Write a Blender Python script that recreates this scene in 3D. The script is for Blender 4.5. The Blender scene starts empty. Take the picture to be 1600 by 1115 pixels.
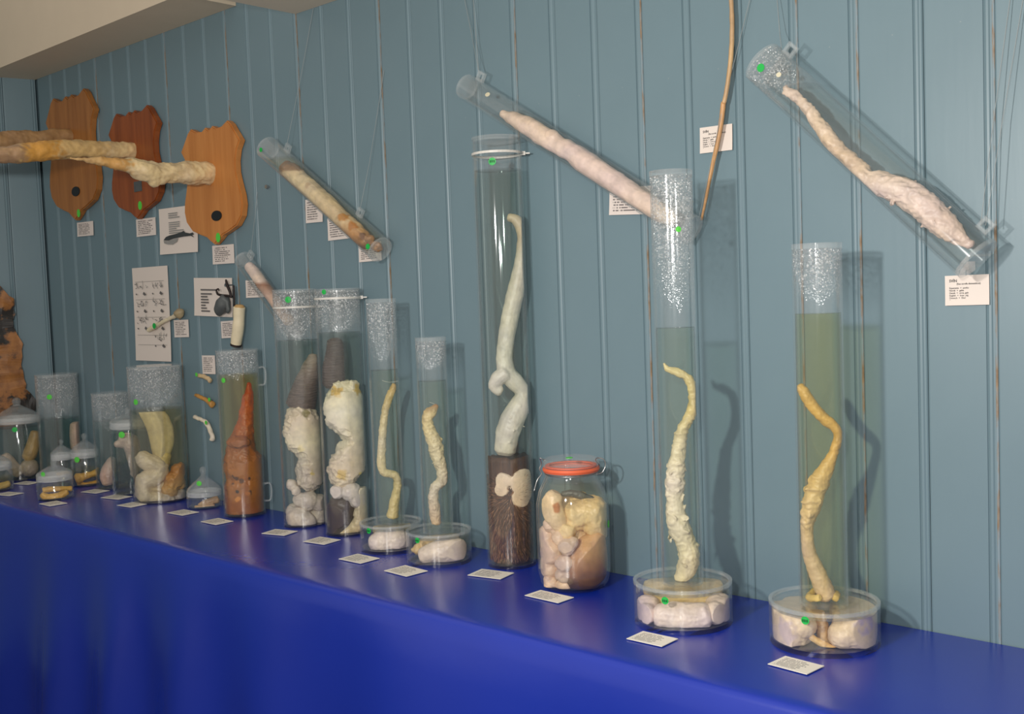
import bpy, bmesh, math, random
from mathutils import Vector, Matrix, noise
random.seed(7)
scene = bpy.context.scene
COL = scene.collection
T = 0.80                      # table top height

# ------------------------------------------------------------------ camera
F, YAW, PITCH, ROLL = 1691.478, 0.746048, 0.05892, -0.03733
C = Vector((0.0, -2.0, T + 0.66616))
fw = Vector((-math.sin(YAW)*math.cos(PITCH), math.cos(YAW)*math.cos(PITCH), -math.sin(PITCH)))
_r = Vector((math.cos(YAW), math.sin(YAW), 0)); _u = _r.cross(fw)
rt = math.cos(ROLL)*_r + math.sin(ROLL)*_u
up = -math.sin(ROLL)*_r + math.cos(ROLL)*_u
cd = bpy.data.cameras.new('camera'); cam = bpy.data.objects.new('camera', cd); COL.objects.link(cam)
cd.sensor_width = 36; cd.lens = F/1600*36; cd.clip_start = 0.01
m = Matrix((rt, up, -fw)).transposed().to_4x4(); m.translation = C
cam.matrix_world = m
scene.camera = cam

# ------------------------------------------------------------------ world, lamps, exposure
w = bpy.data.worlds.new('world'); scene.world = w; w.use_nodes = True
w.node_tree.nodes['Background'].inputs[0].default_value = (1.0, 0.93, 0.84, 1)
w.node_tree.nodes['Background'].inputs[1].default_value = 0.42
def lamp(name, loc, power, size, col):
    d = bpy.data.lights.new(name, 'POINT'); d.energy = power; d.shadow_soft_size = size; d.color = col
    o = bpy.data.objects.new(name, d); o.location = loc; COL.objects.link(o); return o
lamp('gallery_lamp', (-0.95, -2.05, T+0.95), 92, 0.045, (1.0, 0.965, 0.92))
lamp('flash_lamp', (-0.12, -2.1, T+0.86), 52, 0.035, (1.0, 0.97, 0.93))
vs = scene.view_settings
vs.view_transform = 'Standard'; vs.look = 'None'; vs.gamma = 1; vs.exposure = 0.18
vs.use_curve_mapping = False
scene.cycles.transparent_max_bounces = 64
scene.cycles.max_bounces = 8
scene.cycles.sample_clamp_indirect = 4.0

# ------------------------------------------------------------------ photo geometry helpers (real distances)
def ray(u, v): return rt*((u-800)/F) - up*((v-557.5)/F) + fw
def onY(u, v, y=0.0):
    d = ray(u, v); return C + d*((y-C.y)/d.y)
def onX(u, v, x):
    d = ray(u, v); return C + d*((x-C.x)/d.x)
def onZ(u, v, z=T):
    d = ray(u, v); return C + d*((z-C.z)/d.z)
def mpp(P): return (P-C).dot(fw)/F
class Axis:                                    # upright plane through a vessel's axis
    def __init__(s, x, y):
        s.x, s.y = x, y
        s.h = Vector((x-C.x, y-C.y, 0)); s.D = s.h.length; s.h.normalize()
    def __call__(s, u, v, off=0.0):
        d = ray(u, v); return C + d*((s.D+off)/d.dot(s.h))
    def scale(s): return mpp(Vector((s.x, s.y, T+0.3)))

def lin(c):
    def g(x):
        x /= 255.0
        return x/12.92 if x <= 0.04045 else ((x+0.055)/1.055)**2.4
    return (g(c[0]), g(c[1]), g(c[2]))
def L4(c): return (*lin(c), 1)

# ------------------------------------------------------------------ materials
class NT:
    def __init__(s, name):
        s.m = bpy.data.materials.new(name); s.m.use_nodes = True
        s.t = s.m.node_tree; s.n = s.t.nodes; s.l = s.t.links
        for x in list(s.n): s.n.remove(x)
        s.out = s.n.new('ShaderNodeOutputMaterial')
    def node(s, typ, ins=None, **kw):
        x = s.n.new(typ)
        for k, v in kw.items(): setattr(x, k, v)
        for k, v in (ins or {}).items():
            if hasattr(v, 'is_output') or isinstance(v, bpy.types.NodeSocket): s.l.new(v, x.inputs[k])
            else: x.inputs[k].default_value = v
        return x
    def math(s, op, a, b=0.0, clamp=False):
        x = s.node('ShaderNodeMath', {0: a, 1: b}, operation=op); x.use_clamp = clamp; return x.outputs[0]
    def surf(s, sock): s.l.new(sock, s.out.inputs['Surface'])
    def tex(s, which='Object'): return s.node('ShaderNodeTexCoord').outputs[which]
    def noise(s, vec, scale, detail=3, rough=0.55):
        return s.node('ShaderNodeTexNoise', {'Vector': vec, 'Scale': scale, 'Detail': detail, 'Roughness': rough}).outputs[0]
    def mapr(s, v, a, b, c=0.0, d=1.0):
        return s.node('ShaderNodeMapRange', {0: v, 1: a, 2: b, 3: c, 4: d}).outputs[0]
    def mix(s, f, a, b):
        x = s.node('ShaderNodeMix', data_type='RGBA')
        for i, v in ((0, f), (6, a), (7, b)):
            if isinstance(v, bpy.types.NodeSocket): s.l.new(v, x.inputs[i])
            else: x.inputs[i].default_value = v
        return x.outputs[2]
    def mapping(s, vec, scale):
        return s.node('ShaderNodeMapping', {'Vector': vec, 'Scale': scale}).outputs[0]
    def princ(s, **k):
        x = s.node('ShaderNodeBsdfPrincipled')
        for kk, v in k.items():
            kk = kk.replace('_', ' ')
            if isinstance(v, bpy.types.NodeSocket): s.l.new(v, x.inputs[kk])
            else: x.inputs[kk].default_value = v
        return x
    def bump(s, h, strength=0.3, dist=0.002):
        return s.node('ShaderNodeBump', {'Height': h, 'Strength': strength, 'Distance': dist}).outputs[0]

def plain(name, col, rough=0.5, var=0.06, scale=30, metal=0.0, bump=0.0):
    t = NT(name); v = t.tex()
    n = t.noise(v, scale)
    c = lin(col)
    a = tuple(min(1, x*(1-var*2)) for x in c)+(1,); b = tuple(min(1, x*(1+var*2)) for x in c)+(1,)
    kw = dict(Base_Color=t.mix(n, a, b), Roughness=rough, Metallic=metal)
    if bump: kw['Normal'] = t.bump(n, bump)
    t.surf(t.princ(**kw).outputs[0]); return t.m

def mat_wall():
    t = NT('blue_grey_wall_paint'); v = t.tex()
    n = t.noise(v, 3.5, 4); n2 = t.noise(t.mapping(v, (60, 60, 4)), 1.0, 3); sp = t.noise(v, 95, 2)
    c = t.mix(n, L4((106, 129, 138)), L4((116, 139, 148)))
    c = t.mix(t.mapr(t.noise(v, 1.1, 2), 0.55, 0.75, 0, 0.35), c, L4((100, 131, 143)))
    spot = t.mapr(sp, 0.76, 0.79)
    c = t.mix(t.math('MULTIPLY', spot, 0.5), c, L4((150, 160, 160)))
    p = t.princ(Base_Color=c, Roughness=0.42, Normal=t.bump(n2, 0.10, 0.002))
    t.surf(p.outputs[0]); return t.m
def mat_joint():
    t = NT('chipped_paint_joint'); v = t.tex()
    n = t.noise(t.mapping(v, (30, 30, 5)), 1.0, 5, 0.7)
    f = t.mapr(n, 0.43, 0.54)
    wood = t.mix(t.noise(v, 40), L4((96, 76, 58)), L4((172, 146, 116)))
    c = t.mix(f, wood, L4((128, 146, 154)))
    t.surf(t.princ(Base_Color=c, Roughness=0.7).outputs[0]); return t.m
def mat_cloth():
    t = NT('blue_vinyl_cloth'); v = t.tex()
    n = t.noise(v, 2.2, 3); f = t.noise(v, 9, 4)
    c = t.mix(n, L4((12, 41, 148)), L4((19, 49, 166)))
    t.surf(t.princ(Base_Color=c, Roughness=0.27, IOR=1.75, Normal=t.bump(f, 0.08, 0.006)).outputs[0]); return t.m
def mat_wood(name, a, b):
    t = NT(name); v = t.tex()
    n = t.noise(t.mapping(v, (40, 12, 3)), 1.0, 4, 0.6)
    c = t.mix(t.mapr(n, 0.3, 0.7), L4(a), L4(b))
    t.surf(t.princ(Base_Color=c, Roughness=0.38, Normal=t.bump(n, 0.06)).outputs[0]); return t.m

def mat_glass(name='clear_acrylic', haze=0.012, tint=(0.985, 0.99, 0.99), axis=None, d0=0, d1=0, amount=0.8, rough=0.05):
    """thin clear wall: transparent body, facing-dependent gloss, milky bloom; droplets between d0 (none) and d1 (full) along axis"""
    t = NT(name)
    fac = t.node('ShaderNodeLayerWeight', {'Blend': 0.5}).outputs['Facing']
    f5 = t.math('POWER', fac, 4.0)
    fres = t.math('ADD', t.math('MULTIPLY', f5, 0.55), 0.045, True)
    hz = t.math('ADD', t.math('MULTIPLY', t.math('POWER', fac, 3.0), 0.10), haze, True)
    tr = t.node('ShaderNodeBsdfTransparent', {'Color': (*tint, 1)}).outputs[0]
    v = t.tex()
    df = t.node('ShaderNodeBsdfDiffuse', {'Color': (0.82, 0.84, 0.83, 1)}).outputs[0]
    if axis is not None:
        dt = t.node('ShaderNodeVectorMath', {0: v, 1: axis}, operation='DOT_PRODUCT').outputs['Value']
        run = t.noise(t.mapping(v, (38, 38, 7)), 1.0, 2)
        zone = t.mapr(t.math('ADD', dt, t.math('MULTIPLY', t.math('SUBTRACT', run, 0.5), abs(d1-d0)*0.9)), d0, d1)
        vo = t.node('ShaderNodeTexVoronoi', {'Vector': v, 'Scale': 210.0}, feature='F1')
        drop = t.mapr(vo.outputs['Distance'], 0.2, 0.55, 1, 0)
        mask = t.math('MULTIPLY', zone, drop)
        bn = t.bump(t.math('MULTIPLY', drop, zone), 1.0, 0.003)
        gl = t.node('ShaderNodeBsdfGlossy', {'Color': (1, 1, 1, 1), 'Roughness': 0.12, 'Normal': bn}).outputs[0]
        spk = t.mapr(t.node('ShaderNodeSeparateColor', {0: vo.outputs['Color']}).outputs[0], 0.55, 0.95)
        hz = t.math('ADD', hz, t.math('MULTIPLY', zone, t.math('ADD', t.math('MULTIPLY', t.math('MULTIPLY', spk, drop), 0.95*amount), 0.045*amount)), True)
        fres = t.math('ADD', fres, t.math('MULTIPLY', mask, 0.30*amount), True)
    else:
        gl = t.node('ShaderNodeBsdfGlossy', {'Color': (1, 1, 1, 1), 'Roughness': rough}).outputs[0]
    a = t.node('ShaderNodeMixShader', {0: hz, 1: tr, 2: df}).outputs[0]
    b = t.node('ShaderNodeMixShader', {0: fres, 1: a, 2: gl}).outputs[0]
    t.surf(b); return t.m
def mat_liquid(name, sigma, edge=0.2, cloud=0.0, cloudcol=(150, 150, 110)):
    """fluid: clear skin with a faint gloss, absorbing body (sigma per metre and channel)"""
    t = NT(name)
    fac = t.node('ShaderNodeLayerWeight', {'Blend': 0.5}).outputs['Facing']
    e = 1-edge
    c = t.mix(t.math('POWER', fac, 4.0), (1, 1, 1, 1), (e, e, e, 1))
    tr = t.node('ShaderNodeBsdfTransparent', {'Color': c}).outputs[0]
    if cloud:
        df = t.node('ShaderNodeBsdfDiffuse', {'Color': L4(cloudcol)}).outputs[0]
        tr = t.node('ShaderNodeMixShader', {0: cloud, 1: tr, 2: df}).outputs[0]
    gl = t.node('ShaderNodeBsdfGlossy', {'Color': (1, 1, 1, 1), 'Roughness': 0.02}).outputs[0]
    t.surf(t.node('ShaderNodeMixShader', {0: t.math('ADD', t.math('MULTIPLY', t.math('POWER', fac, 5.0), 0.25), 0.01), 1: tr, 2: gl}).outputs[0])
    d = max(sigma)
    va = t.node('ShaderNodeVolumeAbsorption', {'Color': tuple(1-x/d for x in sigma)+(1,), 'Density': d})
    t.l.new(va.outputs[0], t.out.inputs['Volume'])
    return t.m
def mat_flesh(name='preserved_tissue', rough=0.42, scale=45, streak=None, var=0.16):
    t = NT(name); v = t.tex()
    at = t.node('ShaderNodeVertexColor', layer_name='Col').outputs[0]
    vec = t.mapping(v, streak) if streak else v
    n = t.noise(vec, scale, 5, 0.6)
    n2 = t.noise(v, 14, 3)
    k = t.math('MULTIPLY', t.mapr(n, 0.3, 0.7, 1-var, 1+var), t.mapr(n2, 0.3, 0.7, 0.92, 1.06))
    kc = t.node('ShaderNodeCombineColor', {0: k, 1: k, 2: t.math('MULTIPLY', k, t.mapr(n2, 0.3, 0.7, 1.06, 0.9))}).outputs[0]
    mx = t.node('ShaderNodeMix', data_type='RGBA', blend_type='MULTIPLY'); mx.inputs[0].default_value = 1
    t.l.new(at, mx.inputs[6]); t.l.new(kc, mx.inputs[7])
    p = t.princ(Base_Color=mx.outputs[2], Roughness=rough, Normal=t.bump(n, 0.45, 0.003))
    t.surf(p.outputs[0]); return t.m
def mat_print(name, rows=9, seed=0.0, ink=(60, 58, 60), paper=(236, 228, 218), head=True, x1=0.7, density=0.5):
    """paper with rows of small printing"""
    t = NT(name)
    g = t.tex('Generated')
    s = t.node('ShaderNodeSeparateXYZ', {0: g})
    x, y = s.outputs[0], s.outputs[1]
    yr = t.math('MULTIPLY', y, rows)
    row = t.math('FLOOR', yr); fr = t.math('FRACT', yr)
    ln = t.math('MULTIPLY', t.math('GREATER_THAN', fr, 0.3), t.math('LESS_THAN', fr, 0.82))
    vec = t.node('ShaderNodeCombineXYZ', {0: t.math('MULTIPLY', x, 26.0), 1: t.math('MULTIPLY', row, 7.31), 2: seed}).outputs[0]
    wd = t.math('GREATER_THAN', t.noise(vec, 1.0, 3, 0.7), density)
    vr = t.node('ShaderNodeCombineXYZ', {0: t.math('MULTIPLY', row, 3.7), 1: seed, 2: 0.5}).outputs[0]
    ln_len = t.math('ADD', t.math('MULTIPLY', t.noise(vr, 1.0, 1), 0.7), x1-0.4)
    inx = t.math('MULTIPLY', t.math('GREATER_THAN', x, 0.09), t.math('LESS_THAN', x, ln_len))
    iny = t.math('MULTIPLY', t.math('GREATER_THAN', y, 0.08), t.math('LESS_THAN', y, 0.92))
    f = t.math('MULTIPLY', t.math('MULTIPLY', ln, wd), t.math('MULTIPLY', inx, iny))
    n = t.noise(g, 3.0, 2)
    pc = t.mix(n, L4(paper), L4(tuple(min(255, q+6) for q in paper)))
    c = t.mix(t.math('MULTIPLY', f, 0.8), pc, L4(ink))
    t.surf(t.princ(Base_Color=c, Roughness=0.55).outputs[0]); return t.m
def mat_hide():
    t = NT('amber_mottled_hide'); v = t.tex()
    n = t.noise(v, 9, 5, 0.6); n2 = t.noise(v, 26, 4)
    c = t.mix(t.mapr(n2, 0.3, 0.7), L4((128, 78, 30)), L4((170, 112, 52)))
    c = t.mix(t.mapr(t.noise(v, 8.5, 5, 0.6), 0.47, 0.53), c, L4((30, 24, 18)))
    t.surf(t.princ(Base_Color=c, Roughness=0.5, Normal=t.bump(n2, 0.3)).outputs[0]); return t.m

M = {}
M['wall'] = mat_wall(); M['joint'] = mat_joint(); M['cloth'] = mat_cloth()
M['ceil'] = plain('beige_ceiling_paint', (214, 200, 180), 0.6, 0.03, 6)
M['soffit'] = plain('beige_soffit_paint', (212, 196, 172), 0.6, 0.03, 6)
M['floor'] = plain('dark_floor', (70, 62, 55), 0.6, 0.1, 8)
M['tablewood'] = plain('table_wood', (150, 120, 85), 0.6, 0.1, 12)
M['oak1'] = mat_wood('amber_oak', (152, 96, 44), (176, 116, 58))
M['oak2'] = mat_wood('red_brown_oak', (126, 62, 22), (158, 84, 36))
M['oak3'] = mat_wood('honey_oak', (186, 118, 58), (206, 138, 74))
M['flesh'] = mat_flesh()
M['dry'] = mat_flesh('dried_skin', 0.5, 30, None, 0.2)
M['ridged'] = mat_flesh('ridged_skin', 0.45, 1.0, (25, 25, 190), 0.3)
M['fur'] = mat_flesh('brown_fur', 0.6, 1.0, (150, 150, 22), 0.5)
M['bone'] = plain('cream_bone', (226, 212, 180), 0.45, 0.07, 40)
M['black'] = plain('black_emblem', (26, 26, 28), 0.4)
M['green'] = plain('green_sticker', (22, 176, 72), 0.5, 0.05)
M['lgreen'] = plain('light_green_sticker', (88, 205, 70), 0.5, 0.05)
M['dkink'] = plain('sticker_ink', (14, 80, 40), 0.6)
M['cream_dot'] = plain('cream_sticker', (214, 206, 178), 0.5)
M['tie'] = plain('white_nylon_tie', (214, 210, 202), 0.4)
M['steel'] = plain('steel_wire', (170, 170, 170), 0.3, 0.05, 40, 0.9)
M['string'] = plain('nylon_string', (150, 156, 156), 0.4)
M['rubber'] = plain('orange_rubber_seal', (228, 104, 66), 0.45, 0.05)
M['cord'] = plain('dark_cord', (38, 26, 24), 0.6)
M['pouch'] = plain('grey_leather', (84, 88, 88), 0.55, 0.18, 25, 0, 0.3)
M['paper'] = plain('white_paper', (228, 216, 206), 0.6, 0.02, 4)
M['whale'] = plain('whale_print_dark', (58, 62, 62), 0.6, 0.1)
M['whalelight'] = plain('whale_print_light', (150, 148, 144), 0.6, 0.1)
M['ink'] = plain('print_ink', (52, 50, 52), 0.6, 0.05)
M['ink2'] = plain('drawing_ink', (104, 100, 98), 0.6, 0.1)
M['frost'] = plain('frosted_glass_band', (206, 206, 206), 0.5, 0.05)
M['glass'] = mat_glass()
M['lid'] = mat_glass('acrylic_lid', 0.13)
M['knobglass'] = mat_glass('clear_glass', 0.012)
M['frostglass'] = mat_glass('frosted_ground_glass', 0.28, rough=0.2)
M['dome'] = mat_glass('clear_glass_lid', 0.08, rough=0.015)
M['hide'] = mat_hide()
M['pad'] = mat_print('table_card_print', 9, 3.1, (120, 116, 116), (238, 230, 216), True, 0.7, 0.42)
M['cardA'] = mat_print('wall_card_print', 10, 1.7, (70, 66, 68), (232, 220, 210), True, 0.75, 0.45)
LIQ = {
 'green': mat_liquid('green_fluid', (4.7, 3.6, 4.2), 0.4),
 'olive': mat_liquid('olive_fluid', (3.4, 3.6, 10.0), 0.25, 0.004, (130, 130, 70)),
 'sage': mat_liquid('sage_fluid', (3.8, 2.7, 4.6), 0.4),
 'pale': mat_liquid('pale_straw_fluid', (0.8, 1.2, 3.2), 0.2),
 'clear': mat_liquid('clear_fluid', (1.0, 0.5, 0.6), 0.2),
 'straw': mat_liquid('brownish_fluid', (2.2, 3.0, 6.5), 0.3, 0.004, (170, 140, 90)),
 'amber': mat_liquid('amber_fluid', (1.5, 3.4, 11.0), 0.3, 0.004, (170, 130, 80)),
 'teal': mat_liquid('dark_teal_fluid', (7.0, 4.2, 4.6), 0.35),
}

# ------------------------------------------------------------------ object helpers
def mk(name, verts, faces, mat, parent=None, origin=None, smooth=False, cols=None):
    """link ONE mesh object; verts are world coordinates"""
    o0 = parent['_o'] if parent is not None else (origin if origin is not None else (0, 0, 0))
    o0 = Vector(o0)
    me = bpy.data.meshes.new(name)
    me.from_pydata([tuple(Vector(v)-o0) for v in verts], [], faces)
    bm = bmesh.new(); bm.from_mesh(me); bmesh.ops.recalc_face_normals(bm, faces=bm.faces); bm.to_mesh(me); bm.free()
    if smooth:
        me.polygons.foreach_set('use_smooth', [True]*len(me.polygons))
    if cols:
        a = me.color_attributes.new('Col', 'FLOAT_COLOR', 'POINT')
        a.data.foreach_set('color', [c for col in cols for c in (*col, 1.0)])
    me.materials.append(mat)
    o = bpy.data.objects.new(name, me); COL.objects.link(o)
    if parent is not None:
        o.parent = parent
        if parent.get('_part'): pass
    else: o.location = o0
    return o
def sub(o, parent):
    o['_o'] = parent['_o']; return o
def thing(name, label, cat, loc, group=None):
    o = bpy.data.objects.new(name, None); COL.objects.link(o); o.location = loc; o.empty_display_size = 0.03
    o['_o'] = tuple(loc); tag(o, label, cat, group); return o
def tag(o, label, cat, group=None):
    o['label'] = label; o['category'] = cat
    if group: o['group'] = group
    return o
def struct(o): o['kind'] = 'structure'; return o

def box(x0, x1, y0, y1, z0, z1):
    v = [(x, y, z) for x in (x0, x1) for y in (y0, y1) for z in (z0, z1)]
    return v, [(0, 1, 3, 2), (4, 6, 7, 5), (0, 4, 5, 1), (2, 3, 7, 6), (0, 2, 6, 4), (1, 5, 7, 3)]
def join(*ms):
    V, Fa = [], []
    for v, f in ms:
        k = len(V); V += list(v); Fa += [tuple(i+k for i in q) for q in f]
    return V, Fa
def frame_of(d):
    d = Vector(d).normalized()
    a = Vector((0, 0, 1)) if abs(d.z) < 0.9 else Vector((1, 0, 0))
    s = d.cross(a).normalized(); return d, s, s.cross(d).normalized()
def lathe(base, prof, n=40, d=(0, 0, 1), closed=False):
    """revolve (r, t) pairs about the line through base along d; r=0 ends close on the axis"""
    base = Vector(base); d, s, q = frame_of(d)
    V, Fa, rings = [], [], []
    for r, t in prof:
        if r < 1e-7:
            rings.append([len(V)]); V.append(base+d*t)
        else:
            rings.append(list(range(len(V), len(V)+n)))
            for i in range(n):
                a = 2*math.pi*i/n; V.append(base+d*t+s*(r*math.cos(a))+q*(r*math.sin(a)))
    seq = list(zip(rings, rings[1:])) + ([(rings[-1], rings[0])] if closed else [])
    for A, B in seq:
        for i in range(n):
            j = (i+1) % n
            if len(A) == 1 and len(B) == 1: continue
            if len(A) == 1: Fa.append((A[0], B[j], B[i]))
            elif len(B) == 1: Fa.append((A[i], A[j], B[0]))
            else: Fa.append((A[i], A[j], B[j], B[i]))
    return V, Fa
def catmull(P, k):
    out = []
    n = len(P)
    for i in range(n-1):
        a, b, c, d = P[max(i-1, 0)], P[i], P[i+1], P[min(i+2, n-1)]
        for j in range(k):
            t = j/k
            out.append([0.5*((2*b[q])+(-a[q]+c[q])*t+(2*a[q]-5*b[q]+4*c[q]-d[q])*t*t+(-a[q]+3*b[q]-3*c[q]+d[q])*t**3) for q in range(len(b))])
    out.append(list(P[-1])); return out
def sweep(pts, n=14, k=5, flat=1.0, flatdir=None, endround=True):
    """pts: (x, y, z, r) -> tapered tube along a smooth curve"""
    P = catmull(pts, k) if k > 1 else [list(p) for p in pts]
    V, Fa = [], []
    pv = [Vector(p[:3]) for p in P]; N = len(pv)
    t0 = (pv[1]-pv[0]).normalized()
    _, s, _q = frame_of(t0)
    rows = []
    def ring(c, s, q, r):
        rows.append(range(len(V), len(V)+n))
        for j in range(n):
            a = 2*math.pi*j/n
            off = s*(math.cos(a)*r)+q*(math.sin(a)*r)
            if flatdir is not None: off -= flatdir*(off.dot(flatdir)*(1-flat))
            V.append(c+off)
    for i in range(N):
        t = (pv[min(i+1, N-1)]-pv[max(i-1, 0)])
        t = t.normalized() if t.length > 1e-9 else t0
        s = (s-t*s.dot(t)).normalized(); q = t.cross(s)
        r = max(P[i][3], 1e-4)
        if i == 0 and endround: ring(pv[0]-t*(r*0.35), s, q, r*0.62)
        ring(pv[i], s, q, r)
        if i == N-1 and endround: ring(pv[i]+t*(r*0.35), s, q, r*0.62)
    for A, B in zip(rows, rows[1:]):
        for j in range(n):
            jj = (j+1) % n; Fa.append((A[j], A[jj], B[jj], B[j]))
    Fa.append(tuple(rows[0])); Fa.append(tuple(reversed(rows[-1])))
    return V, Fa
def ball(c, r, sq=(1, 1, 1), sub_=3):
    bm = bmesh.new(); bmesh.ops.create_icosphere(bm, subdivisions=sub_, radius=1.0)
    V = [(c[0]+v.co.x*r*sq[0], c[1]+v.co.y*r*sq[1], c[2]+v.co.z*r*sq[2]) for v in bm.verts]
    bm.verts.index_update()
    Fa = [tuple(v.index for v in f.verts) for f in bm.faces]; bm.free(); return V, Fa
def fuse(ms, voxel):
    V, Fa = join(*ms)
    me = bpy.data.meshes.new('tmp'); me.from_pydata([tuple(v) for v in V], [], Fa)
    o = bpy.data.objects.new('tmp', me); COL.objects.link(o)
    md = o.modifiers.new('r', 'REMESH'); md.mode = 'VOXEL'; md.voxel_size = voxel
    sm = o.modifiers.new('s', 'SMOOTH'); sm.factor = 0.5; sm.iterations = 3
    dg = bpy.context.evaluated_depsgraph_get()
    e = bpy.data.meshes.new_from_object(o.evaluated_get(dg))
    V = [v.co.copy() for v in e.vertices]; Fa = [tuple(p.vertices) for p in e.polygons]
    bpy.data.objects.remove(o); bpy.data.meshes.remove(me); bpy.data.meshes.remove(e)
    return V, Fa
def rough(V, Fa, amp, freq, amp2=0.0, freq2=200, centre=None, limit=None, ridge=0.0, rfreq=70):
    """push vertices along their normals by noise; optionally keep inside a vessel (cx, cy, R)"""
    me = bpy.data.meshes.new('t'); me.from_pydata([tuple(v) for v in V], [], Fa)
    bm = bmesh.new(); bm.from_mesh(me); bmesh.ops.recalc_face_normals(bm, faces=bm.faces); bm.normal_update()
    out = []
    for v in bm.verts:
        p = v.co
        h = noise.noise(p*freq)*amp + (noise.noise(p*freq2)*amp2 if amp2 else 0)
        if ridge: h += ridge*(0.35-abs(noise.noise(Vector((p.x*rfreq, p.y*rfreq, p.z*rfreq*1.6))))*1.6-0.5*abs(noise.noise(p*rfreq*2.3)))
        q = p+v.normal*h
        if limit:
            cx, cy, R = limit; dx, dy = q.x-cx, q.y-cy; d = math.hypot(dx, dy)
            if d > R: q.x, q.y = cx+dx*R/d, cy+dy*R/d
        out.append(q.copy())
    bm.free(); bpy.data.meshes.remove(me); return out, Fa
def rings(V, ctr, step, amp):
    out = []
    for v in V:
        v = Vector(v); h = Vector((v.x-ctr[0], v.y-ctr[1], 0))
        k_ = 1+amp*(math.sin(v.z*2*math.pi/step+4*noise.noise(v*40))+0.8*noise.noise(Vector((v.x*60, v.y*60, v.z*240))))
        out.append(Vector((ctr[0]+h.x*k_, ctr[1]+h.y*k_, v.z)))
    return out
def clampz(V, z0): return [Vector((v[0], v[1], max(v[2], z0))) for v in V]
def zcols(V, stops, patches=()):
    """tissue colour by height (stops: (z, rgb)) with patches (centre, radius, rgb)"""
    st = sorted(((z, lin(c)) for z, c in stops), key=lambda q: q[0]); out = []
    pl = [(Vector(c), r, lin(k)) for c, r, k in patches]
    for v in V:
        v = Vector(v); z = v.z + 0.006*noise.noise(v*60)
        if z <= st[0][0]: c = st[0][1]
        elif z >= st[-1][0]: c = st[-1][1]
        else:
            for (za, ca), (zb, cb) in zip(st, st[1:]):
                if za <= z <= zb:
                    t = (z-za)/max(zb-za, 1e-6); c = tuple(a+(b-a)*t for a, b in zip(ca, cb)); break
        for pc, r, k in pl:
            d = (v-pc).length + r*0.45*noise.noise(v*90)
            t = max(0.0, min(1.0, (r-d)/(r*0.35)))
            c = tuple(a+(b-a)*t for a, b in zip(c, k))
        out.append(c)
    return out
def frills(spots, ln, n, w=0.0025):
    """ragged tissue: thin overlapping flaps lying on the surface; spots = (point, radius)"""
    ms = []
    for p, r in spots:
        for _ in range(n):
            a = random.uniform(0, 2*math.pi)
            nr = Vector((math.cos(a), math.sin(a), random.uniform(-0.35, 0.35))).normalized()
            nr2 = (nr+Vector([random.uniform(-0.55, 0.55) for _k in range(3)])).normalized()
            d, s_, q_ = frame_of(nr2)
            c = Vector(p)+nr*r*random.uniform(0.85, 1.08)+Vector((0, 0, random.uniform(-r, r)*0.9))
            l1, l2 = ln*random.uniform(0.35, 0.8), ln*random.uniform(0.25, 0.6)
            V, Fa = ball((0, 0, 0), 1.0, (1, 1, 1), 2)
            V = [c+d*(v[0]*w*0.75)+s_*(v[1]*l1)+q_*(v[2]*l2) for v in V]
            ms.append((V, Fa))
    return ms
def ring_band(c, R, z0, z1, th=0.0015, n=40):
    return lathe((c[0], c[1], 0), [(R, z0), (R+th, z0), (R+th, z1), (R, z1)], n, closed=True)
def prism(outline, depthvec, mid=None):
    n = len(outline); d = Vector(depthvec)
    V = [Vector(p) for p in outline]+[Vector(p)+d for p in outline]
    return V, [tuple(range(n)), tuple(range(2*n-1, n-1, -1))]+[(i, (i+1) % n, n+(i+1) % n, n+i) for i in range(n)]
def disc(c, nrm, r, th=0.0012, n=20, name='sticker', mat=None, parent=None):
    v, f = lathe(Vector(c), [(0, 0), (r, 0), (r, th), (0, th)], n, nrm)
    return mk(name, v, f, mat, parent)

# ================================================================== THE SETTING
XC = -4.436; S = 0.1251; G0 = -4.299; XR = 1.45; ZT = T+1.606; TOP = 2.75
wall = bpy.data.objects.new('wall_back', None)
def wall_core(name, v, f):
    o = mk(name, v, f, M['wall']); o['_o'] = (0, 0, 0); return struct(o)
wb = wall_core('wall_back', *box(XC-0.1, XR, 0.012, 0.10, 0, TOP))
bpy.data.objects.remove(wall)
PW = S-0.0008
prof = [(0.0, 0.003), (0.0010, 0.0010), (0.004, 0.0), (0.1062, 0.0), (0.1070, 0.0022), (0.1078, 0.0022),
        (0.1090, 0.0), (0.1120, -0.0016), (0.1160, -0.0012), (0.1185, 0.0008), (0.1205, 0.0010), (0.1225, 0.0008), (PW, 0.003)]
def plank_mesh(h):
    n = len(prof); V = [(x, y, 0) for x, y in prof]+[(x, y, h) for x, y in prof]
    Fa = [(i, i+1, n+i+1, n+i) for i in range(n-1)]
    Fa += [tuple(range(n-1, -1, -1)), tuple(range(n, 2*n)), (0, n, 2*n-1, n-1)]
    return V, Fa
v, f = plank_mesh(TOP)
pl0 = mk('plank', v, f, M['wall'], wb)
pl0.location = (G0-S, 0, 0)
k = 0
x = G0
xs = []
while x < XR-S: xs.append(x); x += S
for x in xs:
    o = pl0.copy(); COL.objects.link(o); o.parent = wb; o.location = (x, 0, 0)
JO = [3, 7, 10, 13, 16, 20, 23, 26, 27, 29, 32, 35, 38, 41]
jv, jf = box(-0.0030, 0.0012, -0.0012, 0.008, 0, TOP)
j0 = None
for i in JO:
    xx = G0+S*i
    if xx > XR-0.05: continue
    if j0 is None: j0 = mk('joint_strip', jv, jf, M['joint'], wb); o = j0
    else: o = j0.copy(); COL.objects.link(o); o.parent = wb
    o.location = (xx, 0, 0)
SK = 0.255; SA = math.atan(SK); CA = math.cos(SA)
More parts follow.
